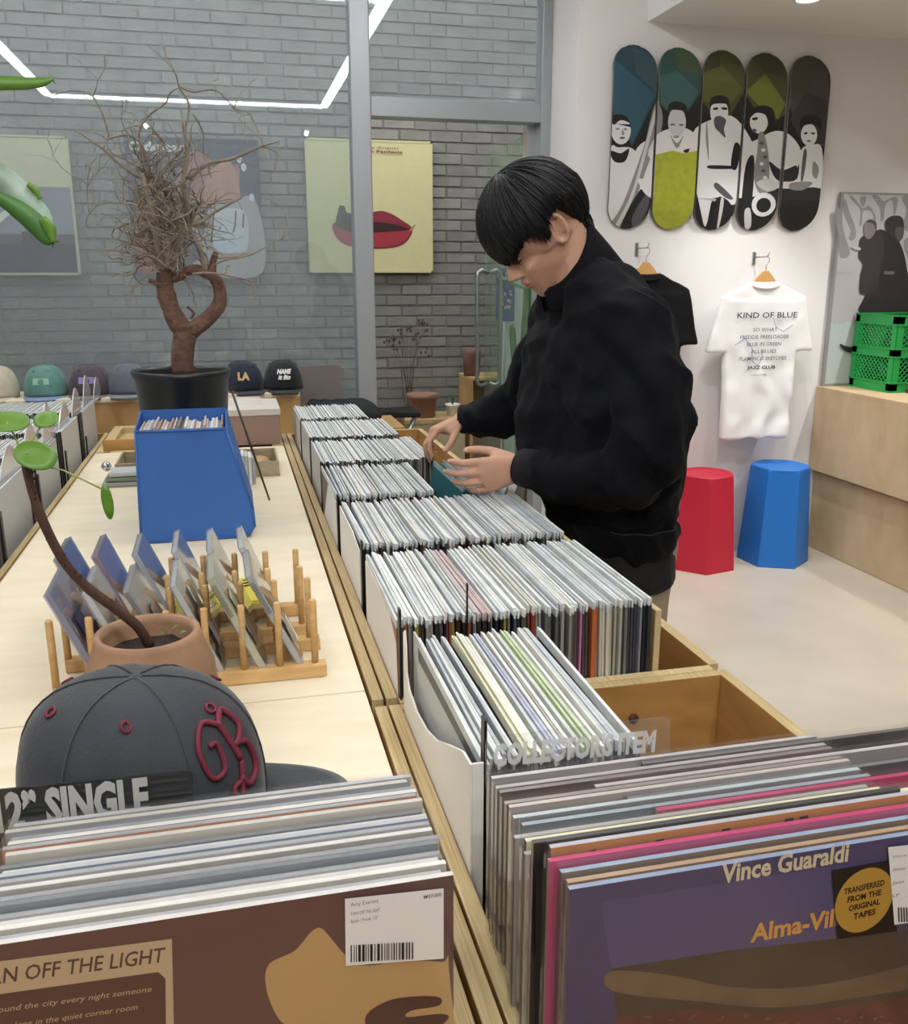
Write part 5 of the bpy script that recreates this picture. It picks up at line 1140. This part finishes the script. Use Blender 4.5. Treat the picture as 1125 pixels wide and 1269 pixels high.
for pts in ([(215, 120), (240, 200), (265, 260), (275, 330), (250, 355), (235, 340), (245, 300), (225, 250), (200, 180)], [(160, 190), (190, 180), (205, 300), (240, 420), (215, 450), (185, 440), (175, 340)], [(240, 110), (300, 180), (295, 260), (305, 270), (315, 190), (360, 190), (380, 240), (385, 220), (350, 160), (310, 170), (260, 110)],
            [(300, 110), (330, 110), (320, 160), (305, 150)], [(365, 100), (410, 170), (415, 240), (430, 230), (440, 150), (480, 130), (490, 210), (510, 120), (470, 115), (430, 135), (400, 105)], [(535, 110), (560, 180), (540, 260), (570, 300), (600, 200), (600, 110)], [(545, 350), (600, 340), (600, 440), (560, 430)]): B4(sw, pts)
B4(C('2c292a'), [(300, 760), (330, 640), (380, 330), (440, 300), (520, 370), (560, 520), (570, 760)]); B4(C('3a3233'), [(290, 400), (300, 340), (370, 300), (420, 310), (430, 420), (400, 560), (390, 630), (300, 655), (295, 560), (310, 490), (288, 450)])
B4(C('7d7876'), [(322, 330), (316, 270), (340, 240), (378, 250), (382, 300), (350, 345)]); B4(C('4c4848'), [(330, 250), (350, 236), (385, 250), (385, 300), (370, 262)]); B4(C('353132'), [(440, 290), (440, 240), (480, 215), (530, 225), (540, 290), (520, 355), (490, 350)]); B4(C('55504f'), [(490, 290), (538, 280), (534, 340), (505, 355)])
B4(C('6a6665'), [(430, 525), (485, 528), (485, 545), (428, 545)], False); B4(C('b9b6b6'), [(245, 385), (290, 392), (296, 408), (262, 404)]); B4(C('2a2829'), [(180, 935), (250, 950), (300, 860), (320, 800), (340, 980), (250, 985), (205, 970)])
p.text(C('8a8a8c'), 'words + music', q4([(160, 540)])[0].x, q4([(160, 540)])[0].z, .008, .09); p.text(C('7d8486'), 'live in the city', q4([(140, 820)])[0].x, q4([(140, 820)])[0].z, .008, .07); p.done('artwork', bpst)
# milk crate
GC = mat('crate_green', '1f9a48', .4); mc = thing('milk_crate', 'bright green plastic milk crate on the upper plywood box', 'crate', (3.22, 3.90, .8505))
x0, x1, y0, y1, z0, z1 = 3.055, 3.385, 3.76, 4.06, .8505, 1.215
def cr_face(P0, U, V, Wd, Hh):
    """one crate wall with frame, bands and a crossed lattice"""
    m = MB(); N = Vector(U).cross(Vector(V)); 
    def bar(a, b, c, d, t=.006): 
        pts = [P0+Vector(U)*a_+Vector(V)*b_ for a_, b_ in ((a, b), (c, b), (c, d), (a, d))]; m.prism(pts, N*t)
    for q in ((0, 0, .03, Hh), (Wd-.03, 0, Wd, Hh), (0, 0, Wd, .045), (0, Hh-.045, Wd, Hh), (0, Hh*.46, Wd, Hh*.56)): bar(*q)
    for zz in (.0, .042, Hh*.45, Hh*.555, Hh-.05, Hh-.008): bar(-.004, zz, Wd+.004, zz+.008, .010)
    obj('crate_wall', m, GC, mc); l = MB()
    for (b0, b1) in ((.05, Hh*.45), (Hh*.565, Hh-.05)):
        hh = b1-b0; a = .03-hh
        while a < Wd-.03:
            for s_ in (1, -1):
                xa, xb = (a, a+hh) if s_ > 0 else (a+hh, a); 
                t0, t1 = 0, 1
                lo, hi = .03, Wd-.03
                if s_ > 0: t0 = max(0, (lo-xa)/hh); t1 = min(1, (hi-xa)/hh)
                else: t0 = max(0, (xa-hi)/hh); t1 = min(1, (xa-lo)/hh)
                if t1 > t0+.05:
                    pa = P0+Vector(U)*(xa+(xb-xa)*t0)+Vector(V)*(b0+hh*t0)+N*.003; pb = P0+Vector(U)*(xa+(xb-xa)*t1)+Vector(V)*(b0+hh*t1)+N*.003; l.tube([pa, pb], .0026, 4, smooth=False)
            a += .026
    obj('lattice', l, GC, mc)
cr_face(Vector((x0, y1, z0)), (0, -1, 0), (0, 0, 1), y1-y0, z1-z0); cr_face(Vector((x0, y0, z0)), (1, 0, 0), (0, 0, 1), x1-x0, z1-z0)
cr_face(Vector((x1-.006, y1, z0)), (0, -1, 0), (0, 0, 1), y1-y0, z1-z0); cr_face(Vector((x0, y1-.006, z0)), (1, 0, 0), (0, 0, 1), x1-x0, z1-z0)
obj('crate_floor', MB().box(x0, x1, y0, y1, z0, z0+.006), GC, mc); ri = MB()
obj('plate', MB().box(x0-.002, x0, 3.865, 3.955, 1.03, 1.048), WH, mc, label='white lettering plate')
pz = Print((x0-.0022, 3.95, 1.034), (0, -1, 0), (0, 0, 1), .0003); pz.text(GC, 'Records', 0, 0, .011, .08, bold=.03); pz.done('plate_lettering', mc)
single('dark_pouch', MB().hull([((3.12, 3.86, 1.0), .04), ((3.2, 3.95, 1.09), .05), ((3.28, 3.9, .93), .05)]), BLACK, 'dark bundle lying inside the green milk crate', 'bundle', (3.2, 3.9, .9))
single('dark_red_book', MB().box(3.13, 3.40, 3.60, 3.75, .8505, .868), cov('6b2430'), 'dark red book lying beside the green milk crate', 'book', (3.26, 3.67, .8505), bevel=.002)

# ---- trailing plant hanging in from the left
hp = thing('hanging_plant', 'trailing leafy plant hanging in from the upper left edge', 'hanging plant', (-.42, 1.3, 1.62))
obj('pot', MB().lathe([(0, 0), (.06, 0), (.085, .12), (.09, .14), (.08, .14), (.075, .12), (0, .115)], (-.42, 1.3, 1.66), 28), PAPERW, hp)
for a in range(3): obj('cord', MB().tube([(-.42+.085*math.cos(a*2.09), 1.3+.085*math.sin(a*2.09), 1.80), (-.42, 1.3, 2.3), (-.42, 1.3, 2.9)], .0015, 5), mat('cord_white', 'cfcdc8', .8), hp)
PALE = mat('leaf_grey_green', '8fa494', .5, noise_amt=.3, noise_scale=30)
def bladed(pts, wds, m, Yv, tw=.3):
    P_ = sm_line([PY(a, b, Yv) for a, b in pts], 5); mb_ = MB(); n = len(P_); vs = []
    k = (PY(20, 200, Yv)-PY(10, 200, Yv)).length/10
    for i, q in enumerate(P_):
        t = (P_[min(i+1, n-1)]-P_[max(i-1, 0)]).normalized(); w_ = k*(wds[min(int(i/(n-1)*(len(wds)-1)), len(wds)-2)]*(1-(i/(n-1)*(len(wds)-1) % 1))+wds[min(int(i/(n-1)*(len(wds)-1))+1, len(wds)-1)]*(i/(n-1)*(len(wds)-1) % 1))
        s_ = t.cross(Vector((0, -1, 0))).normalized()*w_; vs += [q+s_+Vector((0, tw*w_, 0)), q+Vector((0, .15*w_, -.1*w_)), q-s_+Vector((0, tw*w_, 0))]
    fs = [[i*3+j, i*3+j+1, i*3+j+4, i*3+j+3] for i in range(n-1) for j in range(2)]; mb_.add(vs, fs, 0, True); o = obj('leaf', mb_, m, hp); z_ = o.modifiers.new('s', 'SOLIDIFY'); z_.thickness = .0012
bladed([(-80, 96), (-30, 102), (20, 103), (50, 102), (66, 98)], [4, 9, 8, 6, 1], GRN, 1.3)
bladed([(-40, 200), (0, 222), (25, 248), (48, 270), (58, 290), (60, 298)], [14, 20, 22, 17, 8, 1], PALE, 1.3)
bladed([(-10, 240), (20, 258), (42, 276), (58, 296), (66, 300)], [6, 12, 14, 9, 1], DGR, 1.29)
bladed([(34, 228), (44, 236), (50, 246)], [3, 5, 1], GRN, 1.3); bladed([(52, 270), (62, 284), (66, 300)], [5, 8, 2], GRN, 1.285)
obj('vine', MB().tube([(-.42, 1.3, 1.78), (-.34, 1.3, 1.76), PY(-60, 120, 1.3), PY(-60, 190, 1.3), PY(-20, 215, 1.3)], .002, 6), GRN2, hp)
obj('vine', MB().tube([(-.42, 1.3, 1.78), (-.36, 1.3, 1.72), PY(-80, 96, 1.3)], .002, 6), GRN2, hp)
# ================================================================== THE SHOPPER
SKIN = mat('skin', 'bd9179', .55, noise_amt=.05, noise_scale=30, bump=.05, bump_scale=300)
_b = SKIN.node_tree.nodes['Principled BSDF']; _b.inputs['Subsurface Weight'].default_value = .08; _b.inputs['Subsurface Radius'].default_value = (.02, .008, .005); _b.inputs['Subsurface Scale'].default_value = .3
HP = math.radians(44); HY = math.radians(-4)
hf = Vector((-math.cos(HP)*math.cos(HY), math.cos(HP)*math.sin(HY), -math.sin(HP))).normalized(); hl = Vector((math.sin(HY)*-1, -1, 0)); hl = (hl-hf*hl.dot(hf)).normalized(); hu = hf.cross(hl).normalized()
if hu.z < 0: hu = -hu
HO = Vector((.630, 1.86, 1.486)); HS = .955
def HL(x, y, z): return HO+(hf*x+hl*y+hu*z)*HS
def to_head(m): m.v = [HL(*p_) for p_ in m.v]; return m
hd = MB()
hd.sphere((-.012, 0, .036), (.096, .076, .092), 32, 20)
hd.hull([((.030, .058, -.012), .018), ((.030, -.058, -.012), .018), ((.068, .040, .030), .022), ((.068, -.040, .030), .022), ((-.02, .060, -.02), .018), ((-.02, -.060, -.02), .018), ((.074, 0, .03), .022), ((.07, .0, -.03), .018)])   # brow and cheeks
hd.hull([((.072, .012, -.098), .015), ((.072, -.012, -.098), .015), ((.005, .052, -.062), .016), ((.005, -.052, -.062), .016), ((.0, .056, -.015), .018), ((.0, -.056, -.015), .018), ((.070, .034, -.030), .02), ((.070, -.034, -.030), .02), ((.082, 0, -.055), .016)])   # jaw
hd.hull([((.080, 0, -.060), .018), ((.079, 0, -.097), .014), ((.060, .03, -.06), .016), ((.060, -.03, -.06), .016)])
hd.hull([((.084, 0, .020), .009), ((.090, 0, .004), .007), ((.114, 0, -.028), .0085), ((.090, 0, -.030), .010), ((.096, .012, -.034), .008), ((.096, -.012, -.034), .008)])     # nose
for s_ in (1, -1): hd.sphere((.101, s_*.013, -.033), (.009, .0065, .0075), 12, 8)
hd.hull([((.094, .010, -.054), .007), ((.094, -.010, -.054), .007), ((.083, .022, -.058), .006), ((.083, -.022, -.058), .006), ((.099, 0, -.053), .0055)])   # upper lip
hd.hull([((.092, .009, -.066), .007), ((.092, -.009, -.066), .007), ((.082, .019, -.063), .006), ((.082, -.019, -.063), .006)])                              # lower lip
for s_ in (1, -1): hd.sphere((.078, s_*.031, .004), (.014, .016, .011), 14, 10)
for s_ in (1, -1):                                                                                        # ears: rim, lobe and bowl
    ring = [Vector((-.006+.0155*math.cos(a)-.004*math.sin(a), s_*(.079+.006*(-math.cos(a))+.004), -.004+.029*math.sin(a)+(.002 if math.sin(a) > 0 else 0))) for a in [2*math.pi*i/20 for i in range(21)]]
    hd.tube(ring, [.0046]*21, 8); hd.hull([((-.004, s_*.073, .015), .008), ((-.006, s_*.073, -.018), .008), ((.002, s_*.072, 0), .006)]); hd.sphere((-.001, s_*.078, -.030), (.007, .004, .007), 10, 8)
    hd.tube([(-.012, s_*.083, .012), (-.016, s_*.084, 0), (-.010, s_*.082, -.014)], [.003, .0035, .003], 6)
to_head(hd)
body = MB(); body.v = hd.v; body.f = hd.f; body.mi = hd.mi; body.sm = hd.sm
NB = Vector((.712, 1.86, 1.385))
body.hull([(HL(-.038, .018, -.03), .046), (HL(-.038, -.018, -.03), .046), (NB+Vector((0, .02, 0)), .056), (NB+Vector((0, -.02, 0)), .056)])
SHN, SHF = Vector((.745, 1.695, 1.315)), Vector((.745, 2.025, 1.315)); ELN, ELF = Vector((.768, 1.60, 1.065)), Vector((.725, 2.19, 1.085)); WRN, WRF = Vector((.592, 1.835, .998)), Vector((.572, 2.300, 1.030))
body.hull([(SHN, .045), (SHF, .045), (NB, .05), ((.765, 1.86, 1.20), (.085, .13, .06))])
body.hull([((.765, 1.78, 1.20), .085), ((.765, 1.94, 1.20), .085), ((.80, 1.79, .95), .085), ((.80, 1.93, .95), .085)])
body.hull([((.80, 1.79, .95), .085), ((.80, 1.93, .95), .085), ((.825, 1.78, .86), .085), ((.825, 1.94, .86), .085)])
for sh_, el_, wr_ in ((SHN, ELN, WRN), (SHF, ELF, WRF)): body.chain([(sh_, .044), (el_, .034), ((.70, 1.705, .995) if wr_ is WRN else (.66, 2.25, 1.05), .026), (wr_, .023)])
for y in (1.775, 1.945): body.chain([((.825, y, .84), .082), ((.822, y, .47), .055), ((.858, y, .10), .036)]); body.hull([((.862, y, .055), .034), ((.75, y-.005, .035), .026), ((.80, y, .06), .03)])
def hand(wr, d, t, n, curls, thumb, spread=.0, L=1.0):
    """wrist, finger direction d, thumb side t, back of the hand n; curls = per finger (knuckle, middle, tip) angles in degrees, bending away from n"""
    d = Vector(d).normalized(); t = Vector(t); t = (t-d*t.dot(d)).normalized(); n2 = d.cross(t).normalized()
    if n2.dot(Vector(n)) < 0: n2 = -n2
    n = n2; P0 = lambda a, b, c: wr+(d*a+t*b+n*c)*L
    body.hull([(P0(-.01, .010, 0), .017), (P0(-.01, -.010, 0), .017), (P0(.022, .016, 0), .016), (P0(.022, -.016, 0), .016)])
    body.hull([(P0(.022, .016, 0), .016), (P0(.022, -.016, 0), .016), (P0(.082, .031, .002), .0105), (P0(.088, .010, .004), .011), (P0(.084, -.011, .003), .0105), (P0(.074, -.031, 0), .0095)])
    body.hull([(P0(.02, .022, -.008), .015), (P0(.05, .033, -.012), .012), (P0(.06, .018, -.008), .011)])
    tips = []
    for k, (r_, ln, ba, bt) in enumerate(((.0088, (.040, .024, .019), .084, .031), (.0090, (.045, .028, .020), .090, .010), (.0086, (.041, .026, .019), .086, -.011), (.0077, (.032, .019, .017), .076, -.031))):
        p0 = P0(ba-.012, bt, .001); a = 0; pts = [(p0, r_*L*1.05)]; fan = (bt/.031)*spread; dd = (d*math.cos(fan)+t*math.sin(fan)).normalized()
        p1 = p0+dd*.012*L; pts.append((p1, r_*L*1.08)); p_ = p1
        for q, (l_, c_) in enumerate(zip(ln, curls[k])):
            a += math.radians(c_); dr = dd*math.cos(a)-n*math.sin(a); p_ = p_+dr*l_*L; pts.append((p_, r_*L*(.96, .88, .76)[q]))
        body.chain(pts); tips.append((p_, dr, (n*math.cos(a)+dd*math.sin(a)), r_*.76*L))
    p_ = P0(.022, .026, -.010); pts = [(p_, .0125*L)]; v = (d*thumb[0]+t*thumb[1]-n*thumb[2]).normalized()
    for q, l_ in enumerate((.038, .030, .024)):
        v2 = (v+d*thumb[3]*q+t*thumb[4]*q).normalized(); p_ = p_+v2*l_*L; pts.append((p_, (.0112, .0100, .0082)[q]*L))
    body.chain(pts); tips.append((p_, v2, n, .008*L)); return tips
tn = hand(WRN, (-.97, .04, -.17), (-.17, 0, 1), (0, -1, 0), [(20, 32, 20), (22, 34, 20), (24, 34, 22), (28, 36, 22)], (.85, .42, .40, .16, -.12), spread=.05)
tf = hand(WRF, (-.88, -.10, -.30), (-.15, -1, .10), (-.25, .2, .95), [(30, 38, 24), (34, 42, 26), (38, 44, 28), (42, 46, 28)], (.70, .55, .55, .10, -.15), spread=.05, L=.90)
bm_ = remeshed(body, .0034, 2, .45)
man = obj('person', bm_, SKIN, None, (.82, 1.86, 0)); tag(man, 'dark-haired person in a black jacket bending over the bin and flipping through records', 'person')
nm = MB()
for tp, dr, nn, r_ in tn+tf:
    u_ = nn.cross(dr).normalized(); c_ = tp+nn*r_*.72+dr*r_*.35; M_ = Matrix((u_, dr, nn)).transposed().to_4x4(); nm.sphere(c_, (r_*.62, r_*.95, r_*.28), 10, 6, M=M_)
obj('fingernails', nm, mat('nail', 'd8ac98', .35), man)
obj('finger_ring', MB().tube([tn[3][0]-tn[3][1]*.040+(Vector((0, -1, 0))*math.cos(a)+Vector((-.17, 0, 1))*math.sin(a))*.0098+Vector((.008, -.006, .002)) for a in [2*math.pi*i/16 for i in range(17)]], .0013, 6), STEEL, man)
lp = MB(); lp.hull([((.098, .010, -.0560), .0045), ((.098, -.010, -.0560), .0045), ((.088, .020, -.0595), .003), ((.088, -.020, -.0595), .003)]); lp.hull([((.0955, .009, -.0655), .0050), ((.0955, -.009, -.0655), .0050), ((.087, .018, -.0625), .003), ((.087, -.018, -.0625), .003)])
obj('lips', to_head(lp), mat('lip_colour', 'b0705f', .5), man)
ey = MB()
for s_ in (1, -1): ey.tube([(.086, s_*.017, -.001), (.0915, s_*.026, -.005), (.0905, s_*.036, -.005), (.083, s_*.045, -.001)], [.0008, .0016, .0016, .0008], 6)
obj('eyelashes', to_head(ey), BLACK, man)
eb = MB()
for s_ in (1, -1): eb.tube([(.094, s_*.014, .022), (.094, s_*.030, .028), (.084, s_*.046, .024)], [.003, .0035, .0015], 6)
HAIR = mat('hair_black', '0c0c10', .55, spec=.3, noise_amt=.2, noise_scale=80, bump=.25, bump_scale=140, stretch=(1, 1, 1))
obj('eyebrows', to_head(eb), HAIR, man)
# hair: one closed shape that sinks below the skin outside the hairline, plus locks over it
TAB = [(0, 110), (22, 110), (38, 100), (52, 97), (62, 106), (68, 118), (75, 114), (82, 98), (104, 97), (116, 114), (130, 140), (150, 152), (180, 153)]
def hline(ph):
    a = abs((math.degrees(ph)+180) % 360-180)
    for (a0, t0), (a1, t1) in zip(TAB[:-1], TAB[1:]):
        if a0 <= a <= a1: return math.radians(t0+(t1-t0)*(a-a0)/(a1-a0))
    return math.radians(142)
HC = Vector((-.012, 0, .036))
def skull(th, ph):
    d = Vector((math.sin(th)*math.cos(ph), math.sin(th)*math.sin(ph), math.cos(th))); return d, 1/math.sqrt((d.x/.096)**2+(d.y/.076)**2+(d.z/.092)**2)
def thick(th, ph):
    f = max(0, math.cos(ph)); s_ = abs(math.sin(ph)); t = .019+.009*f*min(1, th/1.2)+.006*s_*math.sin(min(th, 1.6))
    e = hline(ph)-th
    if e < .38: t *= .55+.45*max(0, e/.38) if f < .3 else .88+.12*max(0, e/.38)
    if math.cos(ph) < -.2 and th > 1.5: t += .004
    return t
hm = MB(); NT, NP = 60, 96; vs = []
for i in range(NT+1):
    th = math.pi*i/NT
    for k in range(NP):
        ph = 2*math.pi*k/NP; d, R = skull(th, ph); e = (hline(ph)+.03*math.sin(ph*23)+.02*math.sin(ph*41)-th)/.10; m_ = max(0, min(1, .5+.5*e)); m_ = m_*m_*(3-2*m_)
        n_ = .0022*noise.noise(Vector((ph*9, th*1.4, 2)))+.0016*math.sin(ph*34+3*math.sin(th*3))
        vs.append(HC+d*((R+thick(th, ph)+n_)*m_+(R*.80)*(1-m_)))
fs = [[i*NP+k, (i+1)*NP+k, (i+1)*NP+(k+1) % NP, i*NP+(k+1) % NP] for i in range(NT) for k in range(NP)]
hm.add(vs, fs, 0, True); rh = random.Random(17)
for k in range(520):
    ph = rh.uniform(-math.pi, math.pi); end = hline(ph)+rh.uniform(-.06, .07)+(.05 if abs(ph) < .5 else 0); th0 = rh.uniform(.02, 1.2); n_ = 12; P_ = []; rr3 = []
    dph = rh.uniform(-.16, .16)+(-.10*math.sin(ph*2)); lift = rh.uniform(-.0022, .0018); wv = rh.uniform(0, 6)
    w0 = rh.uniform(.0014, .0032)
    for i in range(n_+1):
        t = i/n_; th = th0+(end-th0)*t; p2 = ph+dph*t*t+.02*math.sin(t*5+wv); d, R = skull(th, p2)
        P_.append(HC+d*(R+thick(min(th, hline(p2)-.02), p2)+lift-.0015*(t > .9))); rr3.append(w0*(math.sin(math.pi*min(1, .12+t*.95))**.6+.05))
    hm.tube(P_, rr3, 6)
hm.sphere((-.052, 0, -.038), (.050, .057, .062), 28, 18)
for k in range(150):                # short nape hair
    a = rh.uniform(-1.15, 1.15); z0 = rh.uniform(-.085, .02); p_ = lambda z: Vector((-.052-.0515*math.cos(a)*math.sqrt(max(.05, 1-((z+.038)/.064)**2)), .0585*math.sin(a)*math.sqrt(max(.05, 1-((z+.038)/.064)**2)), z))
    hm.tube([p_(z0+.03), p_(z0+.01), p_(z0-.012)+Vector((.002, 0, 0))], [.0016, .0024, .0005], 5)
obj('hair', to_head(hm), HAIR, man)
# ---- trousers, shoes, shirt
tr2 = MB()
for y in (1.775, 1.945): tr2.chain([((.830, y, .83), .100), ((.822, y, .47), .078), ((.855, y, .10), .066)])
tr2.hull([((.828, 1.79, .86), .10), ((.828, 1.93, .86), .10), ((.828, 1.80, .80), .10), ((.828, 1.92, .80), .10)])
obj('trousers', remeshed(tr2, .009, 2, .5, lambda p_, n: .006*noise.noise(p_*9)), mat('khaki_trousers', 'a3947d', .85), man)
for y in (1.775, 1.945):
    s_ = MB(); s_.hull([((.872, y, .045), (.045, .042, .045)), ((.74, y-.006, .035), (.05, .040, .034)), ((.86, y, .09), .042), ((.79, y, .065), .038)]); obj('shoe', remeshed(s_, .008, 2), mat('shoe_dark', '26262a', .6), man)
JK = mat('jacket_black_cord', '0a0c12', .85, bump=.25, bump_scale=240, noise_amt=.18, noise_scale=9, sheen=.02, spec=.15); JK2 = mat('jacket_black_cuff', '0a0b10', .85, bump=.2, bump_scale=260, sheen=.03, spec=.3)
sh2 = MB(); sh2.hull([((.812, 1.76, .88), .098), ((.812, 1.96, .88), .098), ((.820, 1.76, .755), (.102, .102, .03)), ((.820, 1.96, .755), (.102, .102, .03))])
obj('shirt', remeshed(sh2, .010, 2, .5, lambda p_, n: .004*noise.noise(p_*10)), mat('shirt_black', '0c0d10', .85), man)
jk = MB()
jk.hull([((.735, 1.80, 1.37), .070), ((.735, 1.92, 1.37), .070), ((.755, 1.705, 1.305), .082), ((.755, 2.015, 1.305), .082), ((.785, 1.82, 1.315), .088), ((.80, 1.75, 1.26), .09), ((.80, 1.95, 1.26), .09)])
jk.hull([((.755, 1.705, 1.305), .082), ((.755, 2.015, 1.305), .082), ((.785, 1.86, 1.28), .105), ((.770, 1.72, 1.16), .125), ((.770, 2.00, 1.16), .125), ((.71, 1.86, 1.22), .09)])
jk.hull([((.770, 1.72, 1.16), .125), ((.770, 2.00, 1.16), .125), ((.790, 1.74, 1.02), .125), ((.790, 1.98, 1.02), .125), ((.70, 1.90, 1.10), .10), ((.72, 1.88, 1.02), .11)])
jk.hull([((.790, 1.74, 1.02), .125), ((.790, 1.98, 1.02), .125), ((.72, 1.88, 1.02), .11), ((.808, 1.745, .89), .108), ((.808, 1.975, .89), .108), ((.76, 1.87, .92), .10)])
jk.hull([((.808, 1.745, .89), .108), ((.808, 1.975, .89), .108), ((.812, 1.755, .845), (.100, .100, .02)), ((.812, 1.965, .845), (.100, .100, .02))])
jk.chain([((.757, 1.685, 1.305), .078), ((.780, 1.625, 1.18), .080), ((.778, 1.595, 1.070), .072), ((.750, 1.625, 1.015), .068), ((.69, 1.715, .990), .062), ((.635, 1.785, .995), .050)])
jk.chain([((.755, 2.035, 1.305), .078), ((.745, 2.14, 1.18), .076), ((.730, 2.195, 1.09), .070), ((.67, 2.245, 1.050), .056), ((.615, 2.285, 1.036), .044)])
def crease(p_, n):
    v = .009*noise.noise(Vector((p_.x*9, p_.y*9, p_.z*5)))+.009*noise.noise(Vector((p_.x*20+3, p_.y*20, p_.z*16)))
    rg = noise.noise(Vector((p_.x*13+p_.z*9, p_.y*8, p_.z*5-p_.x*6))); v += .008*(1-abs(rg)*3) if abs(rg) < .33 else 0
    e = (p_-Vector((.795, 1.58, 1.05))).length; v += .007*math.sin(e*85)*math.exp(-e*e*60)
    v -= .010*math.exp(-((p_.x+.55*(p_.z-1.0)-.79+.05*math.sin(p_.z*9))/.016)**2)*(1 if p_.z > .9 else 0)
    v -= .008*math.exp(-((p_.z-.892-.0*p_.x)/.007)**2)
    return v
JO = obj('jacket', remeshed(jk, .0062, 3, .5, crease), JK, man)
# stand collar folded over
cm2 = MB(); ax = Vector((-.60, 0, .80)).normalized(); ex = Vector((-.80, 0, -.60)).normalized(); ey_ = Vector((0, -1, 0)); C0 = Vector((.716, 1.86, 1.388)); n = 40; rings = []
prof_c = [(.074, -.035), (.070, .0), (.068, .030), (.072, .044), (.079, .047), (.086, .040), (.094, .012), (.100, -.016), (.097, -.022), (.088, -.020)]
for i in range(n+1):
    a = math.radians(12+336*i/n); rr_ = []
    for r_, h in prof_c:
        sq = 1-.04*max(0, math.cos(a)); k = h*(1+1.0*max(0, -math.cos(a))-.35*max(0, math.cos(a)))+.002*math.sin(a*5)
        rr_.append(C0+(ex*math.cos(a)*sq*.98+ey_*math.sin(a)*.98)*r_+ax*k)
    rings.append(rr_)
q = len(prof_c); vs = [p_ for r_ in rings for p_ in r_]; fs = [[i*q+j, (i+1)*q+j, (i+1)*q+j+1, i*q+j+1] for i in range(n) for j in range(q-1)]+[[i*q+q-1, (i+1)*q+q-1, (i+1)*q, i*q] for i in range(n)]+[[j for j in range(q)][::-1], [n*q+j for j in range(q)]]
obj('collar', cm2.add(vs, fs, 0, True), JK, man)
obj('shirt_collar', MB().tube([C0+(ex*math.cos(a)*1.06+ey_*math.sin(a))*.069+ax*.018 for a in [math.radians(x_) for x_ in range(-40, 41, 10)]], .0045, 8), PAPERW, man, label='white inner collar')
# cuffs, buttons, seams
def cuff(p0, p1, r0, r1):
    p0, p1 = Vector(p0), Vector(p1); m_ = MB(); L_ = [p0, p0.lerp(p1, .06), p0.lerp(p1, .5), p0.lerp(p1, .94), p1, p1.lerp(p0, .1)]; m_.tube(L_, [r0*.92, r0, (r0+r1)/2, r1, r1*.94, r1*.85], 28); return obj('cuff', m_, JK2, man)
cn = cuff((.648, 1.768, .995), (.590, 1.838, .998), .0475, .0415); obj('cuff_button', MB().sphere((.612, 1.775, .972), (.007, .004, .007), 14, 8), mat('button_dark', '2a2b30', .35), cn)
cuff((.622, 2.280, 1.037), (.570, 2.302, 1.032), .042, .037)
sd = MB(); sd.tube([(.700, 1.62, .893), (.76, 1.6245, .893), (.82, 1.63, .893)], .002, 6)
obj('hem_button', MB().sphere((.875, 1.672, .868), (.008, .004, .008), 14, 8), mat('button_dark', '2a2b30', .35), man)
pk = MB(); pk.prism([(.635, 1.735, 1.165), (.735, 1.612, 1.175), (.737, 1.612, 1.150), (.690, 1.655, 1.128), (.636, 1.735, 1.140)], (-.004, -.004, 0)); 

# ---- jacket seams laid along its surface
from mathutils.bvhtree import BVHTree
_bv = BVHTree.FromPolygons([v.co+W(JO) for v in JO.data.vertices], [list(p_.vertices) for p_ in JO.data.polygons])
def drape(pts, r, dirv=(0, 1, 0), off=.0006, n=10):
    out = []
    for a_, b_ in zip(pts[:-1], pts[1:]):
        for k in range(n): out.append(Vector(a_).lerp(Vector(b_), k/n))
    out.append(Vector(pts[-1])); res = []
    for q in out:
        h = _bv.ray_cast(q-Vector(dirv)*1.0, Vector(dirv))
        if h[0]: res.append(h[0]+h[1]*off)
    return res
def seam(pts, r=.0015, dirv=(0, 1, 0)):
    L_ = drape(pts, r, dirv)
    if len(L_) > 2: obj('seam', MB().tube(L_, r, 6), mat('seam_charcoal', '1c1f27', .8), man)
seam([(.745, 1.8, 1.375), (.83, 1.8, 1.325)]); seam([(.735, 1.8, .888), (.80, 1.8, .886), (.90, 1.8, .889)]); seam([(.845, 1.8, 1.28), (.855, 1.8, 1.15), (.87, 1.8, 1.0)])
